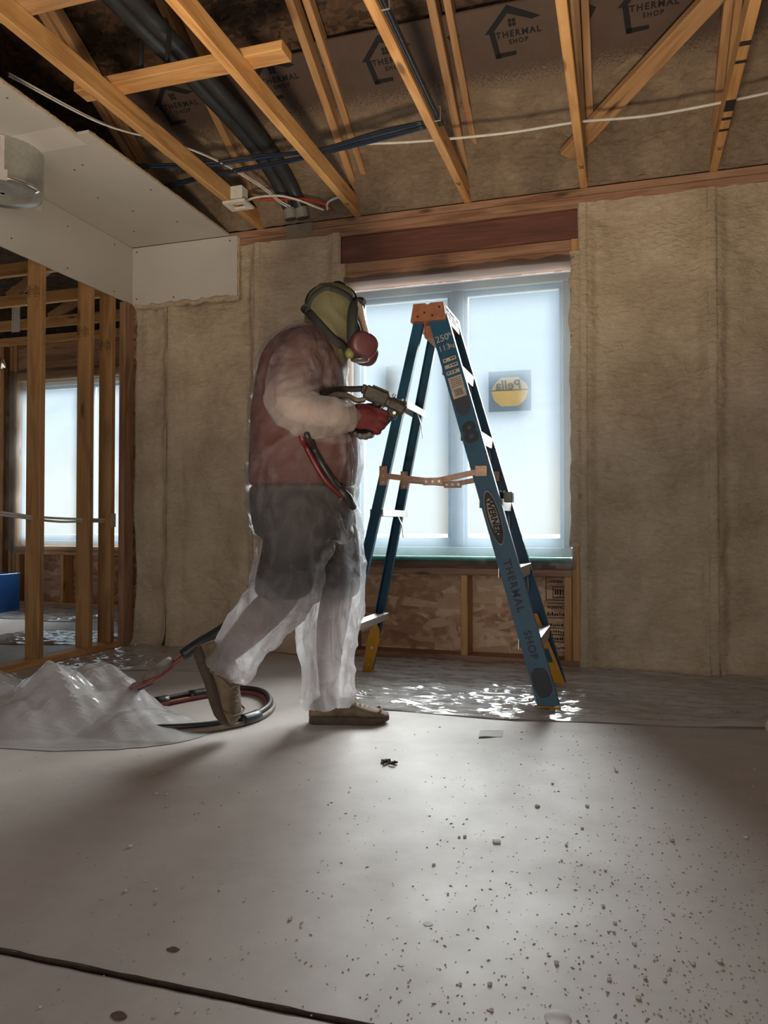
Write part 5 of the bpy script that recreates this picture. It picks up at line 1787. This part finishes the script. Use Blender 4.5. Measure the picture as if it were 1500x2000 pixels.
w1 = flat_film(-1.45, 1.15, lambda x: 2.90 + 0.16 * max(0, x + 0.4) + 0.04 * noise.noise(Vector((x * 3, 1, 1))) + 1.6 * max(0, -x - 1.02), lambda x: W - 0.025, 2.0, 190, 90, 0.015)
o = w1.build('plastic_sheet', M['film_floor'], None, True)
tag(o, 'shiny plastic sheet spread on the floor below the window and ladder', 'plastic sheet')
w2 = flat_film(-2.86, -1.92, lambda x: 3.16 + 0.12 * noise.noise(Vector((x * 3, 5, 1))) + 0.28 * (x + 2.86) / 0.94, lambda x: W - 0.03, 7.0, 70, 60, 0.014)
o = w2.build('plastic_sheet', M['film_floor'], None, True)
tag(o, 'wrinkled plastic sheet on the floor in the corner by the stud partition', 'plastic sheet')
w3 = flat_film(-5.6, -3.1, lambda x: 4.85 + 0.12 * noise.noise(Vector((x * 3, 5, 8))), lambda x: WF - 0.02, 11.0, 90, 40, 0.014)
o = w3.build('plastic_sheet', M['film_floor'], None, True)
tag(o, 'plastic sheet on the floor of the next room under its window', 'plastic sheet')
w4 = flat_film(-3.95, -3.08, lambda x: 3.95 + 0.3 * (x + 3.1), lambda x: 4.55 + 0.05 * x, 15.0, 60, 40, 0.014)
o = w4.build('plastic_sheet', M['film_floor'], None, True)
tag(o, 'glinting scrap of plastic sheet just beyond the partition studs', 'plastic sheet')

# ================================================================== SCRAPS AND CRUMBS ON THE FLOOR
M['paper'] = plain('white_paper', (0.72, 0.70, 0.68), 0.7, var=0.05)
M['crumb'] = plain('foam_crumb', (0.56, 0.49, 0.40), 0.8, var=0.15)
M['dark_scrap'] = plain('black_scrap', (0.015, 0.013, 0.012), 0.8)
M['mud_pit'] = plain('mud_and_pit', (0.10, 0.055, 0.03), 0.95, var=0.4, scale=80)
c = Z0(960, 1434)
def pap(u, v):
    x, y = (u - 0.5) * 0.085, (v - 0.5) * 0.085
    return c + cR * (x + 0.2 * y) + cF * (y + 0.15 * x) + Vector((0, 0, 0.002 + 0.003 * (1 - u) ** 2 + 0.0015 * math.sin(u * 5)))
pp = MB().grid(pap, 8, 6)
pp = pp.build('paper_scrap', M['paper'], None, True)
tag(pp, 'curled white paper scrap on the floor to the right of the worker', 'paper')
c = Z0(758, 1491)
m = MB()
random.seed(12)
for k in range(9):
    d = Vector((random.uniform(-0.022, 0.022), random.uniform(-0.016, 0.016), random.uniform(0.003, 0.010)))
    a = random.uniform(0, 6.28)
    m.obox(c + d, (math.cos(a), math.sin(a), 0.25), (-math.sin(a), math.cos(a), 0), (0, 0, 1), random.uniform(0.012, 0.024), 0.008, 0.005)
tag(m.build('black_scrap', M['dark_scrap']), 'small ragged black scrap on the bare floor', 'scrap')
c = Z0(970, 1645)
tag(MB().obox(c + Vector((0, 0, 0.003)), cR, cF, (0, 0, 1), 0.017, 0.014, 0.005, 0.001).build('white_chip', M['paper']), 'small square white chip in the middle of the floor', 'chip')
c = Z0(1505, 1440)
m = MB().ball(c + Vector((0.035, 0, 0.036)), 0.055, 0.05, 0.04)
tag(bm_object(remesh(m, 0.006, 2), 'foam_chunk', M['crumb'], None), 'foam chunk on the floor at the right edge', 'foam chunk')
c = Z0(1090, 1998)
m = MB().ball(c + Vector((0, 0, 0.006)), 0.020, 0.015, 0.010)
tag(m.build('foam_chunk', M['paper'], None, True), 'white foam chunk at the bottom edge of the picture', 'foam chunk')
for (u, v, r_, lab) in ((338, 1855, 0.011, 'dark chip pit in the slab near the saw-cut joint'), (232, 1985, 0.014, 'muddy patch on the slab at lower left')):  # chip pit is a flat disc, its shade put into the mud colour
    c = Z0(u, v)
    pts = []
    for k in range(18):
        a = 2 * math.pi * k / 18
        rr = r_ * (1 + 0.3 * noise.noise(Vector((math.cos(a), math.sin(a), u))))
        pts.append((rr * math.cos(a), 0.7 * rr * math.sin(a)))
    ob = MB().prism(pts, c + Vector((0, 0, 0.0003)), (1, 0, 0), (0, 1, 0), 0.0009).build('pit_mud_spot', M['mud_pit'], floor)
for (u, v, r_) in ((836, 1805, 0.009), (783, 1885, 0.005), (833, 1757, 0.003), (1000, 1702, 0.003)):
    c = Z0(u, v)
    pts = [(r_ * (1 + 0.3 * noise.noise(Vector((math.cos(a), math.sin(a), u)))) * math.cos(a), r_ * 0.8 * math.sin(a)) for a in [2 * math.pi * k / 14 for k in range(14)]]
    MB().prism(pts, c + Vector((0, 0, 0.0003)), (1, 0, 0), (0, 1, 0), 0.0008).build('paint_spot', M['paper'], floor)

# foam crumbs big enough to single out
CR = [(256, 1654, 9), (306, 1551, 6), (326, 1552, 6), (398, 1567, 5), (247, 1741, 8), (306, 1738, 7), (285, 1721, 5), (567, 1796, 8), (589, 1803, 5), (580, 1836, 4),
      (477, 1761, 4), (475, 1872, 5), (348, 1975, 7), (80, 1968, 6), (670, 1898, 4), (608, 1886, 4), (1097, 1682, 5), (1456, 1637, 9), (1312, 1642, 9), (1314, 1786, 6),
      (1406, 1878, 10), (1353, 1883, 8), (1190, 1914, 7), (1260, 1910, 7), (1247, 1950, 9), (1298, 1915, 7), (899, 1923, 6), (957, 1923, 8), (1087, 1882, 9), (960, 1974, 7),
      (908, 1635, 7), (1147, 1576, 7), (1137, 1619, 6), (1106, 1652, 6), (1182, 1701, 5), (1178, 1771, 7), (1201, 1804, 6), (1240, 1845, 6), (1196, 1725, 5), (847, 1690, 6),
      (875, 1747, 5), (1049, 1576, 8), (1161, 1703, 4), (1425, 1977, 6), (1240, 1886, 5), (1485, 1698, 5), (1204, 1508, 6), (1079, 1532, 6), (897, 1636, 5), (1490, 1879, 5)]
random.seed(4)
crumbs = []
for k in range(4):
    m = MB().ball((0, 0, 0.42), 1, 0.8, 0.55, 8, 6)
    vs = [Vector(p) * (1 + 0.22 * noise.noise(Vector(p) * 1.7 + Vector((k * 5, 0, 0)))) for p in m.v]
    m.v = [tuple(p) for p in vs]
    me = m.mesh('crumb', True); me.materials.append(M['crumb'])
    crumbs.append(me)
for i, (u, v, s_) in enumerate(CR):
    p = Z0(u, v)
    r_ = s_ * 0.5 * (p - Vector((0, 0, CAM_H))).length / 1500 * 1.15
    ob = bpy.data.objects.new('foam_crumb', crumbs[i % 4])
    ob.matrix_basis = Matrix.Translation(p + Vector((0, 0, 0.0002))) @ Matrix.Rotation(i * 1.3, 4, 'Z') @ Matrix.Scale(r_, 4)
    COL.objects.link(ob)
    tag(ob, 'pale foam crumb loose on the bare concrete floor', 'foam crumb', 'loose foam crumbs on the floor')
# the grit nobody could count
m = MB()
random.seed(9)
n_ = 0
while n_ < 1500:
    u, v = random.uniform(0, 1500), 1420 + 580 * random.random() ** 0.9
    dens = 0.12 + 0.88 * max(0, min(1, (u - 500) / 800)) ** 1.3
    if random.random() > dens: continue
    p = Z0(u, v)
    if p.y < -0.5: continue
    r_ = random.choice((0.0010, 0.0013, 0.0016, 0.0022)) * (0.75 + 0.25 * p.y)
    a = random.uniform(0, 3.1)
    ex = random.choice((1, 1, 1.2, 1.9))
    ca, sa = math.cos(a) * r_ * ex, math.sin(a) * r_ * ex
    cb, sb_ = -math.sin(a) * r_, math.cos(a) * r_
    vs = [(p.x + ca, p.y + sa, 0.0003), (p.x + cb, p.y + sb_, 0.0003), (p.x - ca, p.y - sa, 0.0003), (p.x - cb, p.y - sb_, 0.0003), (p.x, p.y, 0.0003 + r_ * 0.9)]
    m.add(vs, [(0, 1, 4), (1, 2, 4), (2, 3, 4), (3, 0, 4), (3, 2, 1, 0)])
    n_ += 1
gr = m.build('foam_grit', plain('foam_grit_mix', (0.36, 0.31, 0.26), 0.85, var=0.5, scale=90))
tag(gr, 'fine foam grit scattered over the concrete floor', 'grit', kind='stuff')

# ================================================================== DUCT, CONDUITS, CABLES OVERHEAD
du = thing('duct_stub', 'capped galvanised round duct with printed foil tape hanging below the drywall ceiling', 'duct', (-2.70, 2.84, 2.44))
dc = Vector((-2.708, 2.80, 0)); dr = 0.172
m = MB()
def circ(r_, z, n=40): return [(dc.x + r_ * math.cos(2 * math.pi * k / n), dc.y + r_ * math.sin(2 * math.pi * k / n), z) for k in range(n)]
m.loft([circ(dr, 2.4385), circ(dr, 2.262), circ(dr + 0.004, 2.260), circ(dr + 0.004, 2.246), circ(dr - 0.004, 2.243), circ(dr - 0.010, 2.250), circ(dr * 0.6, 2.247), circ(0.01, 2.246)], False)
m.build('body', M['galv'], du, True)
def arc(a0, a1, z0, z1, name, mat, r_=dr + 0.0012):
    def fn(u, v):
        a = R(a0 + (a1 - a0) * u)
        return (dc.x + r_ * math.cos(a), dc.y + r_ * math.sin(a), z0 + v * (z1 - z0) + 0.001 * noise.noise(Vector((u * 9, v * 5, 1))))
    return MB().grid(fn, 14, 4).build(name, mat, du, True)
t1 = arc(-62, -44, 2.263, 2.436, 'foil_tape', M['foil_tape'])
t2 = arc(-150, -40, 2.236, 2.285, 'foil_tape', M['foil_tape'], dr + 0.0062)
m = MB()
for k in range(4):
    z = 2.285 + k * 0.040
    for j in range(3):
        a = R(-57 + j * 3.2)
        p = Vector((dc.x + (dr + 0.002) * math.cos(a), dc.y + (dr + 0.002) * math.sin(a), z + j * 0.004))
        m.obox(p, (-math.sin(a), math.cos(a), 0.3), (math.cos(a), math.sin(a), 0), (0.1, 0, 1), 0.006, 0.0008, 0.022)
m.build('tape_print', M['red_print'], t1)
tag(MB().cbox(-2.80, -2.765, 2.60, 2.635, 2.205, 2.238, 0.004).build('sealant_blob', plain('orange_sealant', (0.50, 0.12, 0.05), 0.6), du))
MB().cyl((dc.x + 0.16, dc.y + 0.03, 2.238), (dc.x + 0.175, dc.y + 0.035, 2.246), 0.006, 8).build('screw', M['alu'], du)

co = thing('conduit_pair', 'pair of thick black conduits bending down into the wall plate at upper left', 'conduit', (-1.77, 3.97, 2.462))
for k, (dx, dy) in enumerate(((-0.034, 0.0), (0.034, 0.006))):
    pts = [(-1.85 + dx, 1.2, 2.77), (-1.846 + dx, 2.5, 2.765), (-1.84 + dx, 2.9, 2.766), (-1.842 + dx, 3.2, 2.764), (-1.84 + dx, 3.45, 2.755), (-1.825 + dx, 3.68, 2.715), (-1.80 + dx, 3.86 + dy, 2.63), (-1.775 + dx, 3.95 + dy, 2.53), (-1.765 + dx, 3.97 + dy, 2.4635)]
    MB().tube(spline(pts, 7), 0.036, 14).build('conduit', M['conduit'], co, True)
cl_ = MB().tube([(-1.915, 2.70, 2.745), (-1.90, 2.70, 2.80), (-1.84, 2.70, 2.812), (-1.785, 2.70, 2.80), (-1.77, 2.70, 2.745), (-1.775, 2.70, 2.66), (-1.78, 2.70, 2.592)], 0.014, 8, True, 0.5)
cl_.build('clamp', M['black_rubber'], co, True)
MB().tube([(-1.905, 2.70, 2.75), (-1.905, 2.70, 2.592)], 0.012, 8).build('clamp', M['black_rubber'], co, True)
for k, (dx, dy) in enumerate(((-0.034, -0.001), (0.034, 0.005))):
    MB().cyl((-1.7655 + dx, 3.968 + dy, 2.4665), (-1.772 + dx, 3.957 + dy, 2.52), 0.0372, 14).build('tape_collar', plain('grey_collar', (0.26, 0.24, 0.21), 0.6), co)

def cable(name, lab, pts, r_, mat, n=7):
    o = MB().tube(spline(pts, n), r_, 8).build(name, mat, None, True)
    return tag(o, lab, 'cable')
cable('white_cable', 'white cable strung across the truss chords from centre to right edge', [(-1.22, 3.46, 2.566), (-1.0, 3.50, 2.560), (-0.80, 3.527, 2.558), (-0.49, 3.545, 2.552), (-0.195, 3.555, 2.558), (0.10, 3.582, 2.552), (0.42, 3.575, 2.558), (0.75, 3.53, 2.556), (1.03, 3.52, 2.558)], 0.0065, M['cable_white'])
BL = [('black_cable', 'black cable resting on the truss chords, back of the four', [(-2.55, 3.30, 2.565), (-2.37, 3.335, 2.572), (-2.03, 3.40, 2.559), (-1.75, 3.455, 2.585), (-1.425, 3.44, 2.559), (-1.1, 3.395, 2.575), (-0.87, 3.345, 2.56)], 'cable_black'),
      ('blue_cable', 'blue cable resting on the truss chords, second from the back', [(-2.55, 3.33, 2.565), (-2.30, 3.37, 2.565), (-2.03, 3.43, 2.559), (-1.70, 3.475, 2.58), (-1.425, 3.455, 2.559), (-1.1, 3.41, 2.570), (-0.87, 3.36, 2.56)], 'cable_blue'),
      ('black_cable', 'black cable sagging in front of the blue ones across the chords', [(-2.55, 3.61, 2.565), (-2.35, 3.575, 2.570), (-2.03, 3.515, 2.559), (-1.70, 3.50, 2.560), (-1.425, 3.475, 2.559), (-1.1, 3.43, 2.565), (-0.87, 3.385, 2.56)], 'cable_black'),
      ('blue_cable', 'blue cable nearest the wall across the truss chords', [(-2.55, 3.64, 2.565), (-2.35, 3.60, 2.566), (-2.03, 3.535, 2.559), (-1.70, 3.52, 2.555), (-1.425, 3.49, 2.559), (-1.1, 3.445, 2.560), (-0.87, 3.40, 2.56)], 'cable_blue')]
for nm, lab, pts, mt in BL:
    cable(nm, lab, pts, 0.0065, M[mt])
bu = thing('cable_bundle', 'bundle of black cables stapled along the side of a truss chord', 'cable bundle', (-0.78, 2.8, 2.50))
for k in range(5):
    dz, dx = 0.008 + 0.015 * (k % 3), 0.0065 + 0.011 * (k // 3)
    pts = [(-0.781 + dx, 1.2, 2.47 + dz), (-0.781 + dx, 2.2, 2.475 + dz), (-0.781 + dx, 2.8, 2.478 + dz), (-0.781 + dx, 3.15, 2.482 + dz), (-0.781 + dx, 3.28, 2.49 + dz), (-0.79 + dx * 0.7, 3.335, 2.535 + 0.4 * dz), (-0.83, 3.345 + 0.006 * k, 2.558)]
    MB().tube(spline(pts, 6), 0.0058, 8).build('cable', M['cable_black' if k != 1 else 'cable_blue'], bu, True)
for y in (2.45, 3.20):
    MB().tube([(-0.780, y, 2.474), (-0.752, y, 2.474), (-0.752, y, 2.535), (-0.780, y, 2.535)], 0.003, 6).build('staple', M['alu'], bu)
for k, (dz, dy) in enumerate(((0.0, 0.0), (0.012, 0.03))):
    cable('white_cable', ('lower' if k == 0 else 'upper') + ' of two thin white cables from the drywall edge to the conduits',
          [(-2.44, 2.55, 2.60 + dz), (-2.25, 2.90 + dy, 2.545 + dz), (-2.06, 3.18 + dy, 2.56 + dz), (-1.95, 3.42 + dy, 2.565 + dz), (-1.86, 3.70, 2.545 + dz), (-1.82, 3.86, 2.52 + dz), (-1.79 + 0.02 * k, 3.93 - 0.035, 2.505)], 0.0040, M['cable_white'])
cable('red_cable', 'red cable behind the white junction box near the wall plate', [(-1.97, 3.78, 2.535), (-1.86, 3.86, 2.54), (-1.70, 3.885, 2.535), (-1.58, 3.90, 2.50), (-1.54, 3.93, 2.475)], 0.008, M['red_pipe'])
cable('white_cable', 'white cable arching from the junction box over the conduits', [(-1.965, 3.70, 2.475), (-1.90, 3.74, 2.51), (-1.80, 3.80, 2.53), (-1.70, 3.84, 2.51), (-1.62, 3.88, 2.48), (-1.58, 3.915, 2.470)], 0.006, M['cable_white'])
cable('white_cable', 'short white cable looping at the wall plate left of the window header', [(-1.56, 3.92, 2.470), (-1.55, 3.90, 2.50), (-1.50, 3.89, 2.515), (-1.44, 3.89, 2.52)], 0.006, M['cable_white'])
jb = thing('junction_box', 'white plastic junction box fixed to the wall end of a truss chord', 'electrical box', (-1.98, 3.68, 2.44))
MB().cbox(-2.010, -1.940, 3.645, 3.715, 2.468, 2.545, 0.003).build('body', M['white_plastic'], jb)
m = MB()
for a in ((-2.045, -1.915, 3.625, 3.648), (-2.045, -1.915, 3.712, 3.735), (-2.045, -2.015, 3.648, 3.712), (-1.945, -1.915, 3.648, 3.712)):
    m.box(*a, 2.446, 2.460)
m.build('flange', M['white_plastic'], jb)

# cable threaded through the partition studs, blue outlet box in the next room
cable('white_cable', 'white cable threaded through the partition studs at knee height', [(-2.95, 2.86, 0.80), (-2.95, 3.05, 0.795), (-2.95, 3.288, 0.775), (-2.952, 3.48, 0.768), (-2.95, 3.675, 0.765), (-2.95, 3.868, 0.765)], 0.0065, M['cable_white'])
cable('white_cable', 'second white cable through the partition studs just below the first', [(-2.955, 2.86, 0.795), (-2.955, 3.05, 0.783), (-2.955, 3.288, 0.762), (-2.957, 3.48, 0.750), (-2.955, 3.675, 0.752), (-2.955, 3.868, 0.752)], 0.0065, M['cable_white'])
MB().cbox(-2.9045, -2.9, 3.85, 3.89, 0.72, 0.80, 0.001).build('nail_plate', M['galv'], pw)
bx = thing('blue_bin', 'blue plastic crate at the left edge in the next room', 'crate', (-5.06, 5.2, 0))
m = MB()
x0, x1, y0, y1, z0, z1 = -5.28, -4.925, 5.08, 5.32, 0.0, 0.325
m.cbox(x0, x1, y0, y0 + 0.012, z0, z1, 0.003); m.cbox(x0, x1, y1 - 0.012, y1, z0, z1, 0.003)
m.cbox(x0, x0 + 0.012, y0 + 0.012, y1 - 0.012, z0, z1, 0.003); m.cbox(x1 - 0.012, x1, y0 + 0.012, y1 - 0.012, z0, z1, 0.003)
m.cbox(x0 + 0.012, x1 - 0.012, y0 + 0.012, y1 - 0.012, z0, 0.012, 0.003)
m.build('body', M['blue_box'], bx)
MB().cbox(x0 - 0.01, x1 + 0.01, y0 - 0.012, y0 - 0.001, z1 - 0.04, z1, 0.003).build('rim', M['blue_box'], bx)
MB().box(-5.02, -4.97, y0 - 0.0015, y0 - 0.0005, 0.06, 0.25).build('label', plain('tan_label', (0.45, 0.32, 0.2), 0.7), bx)
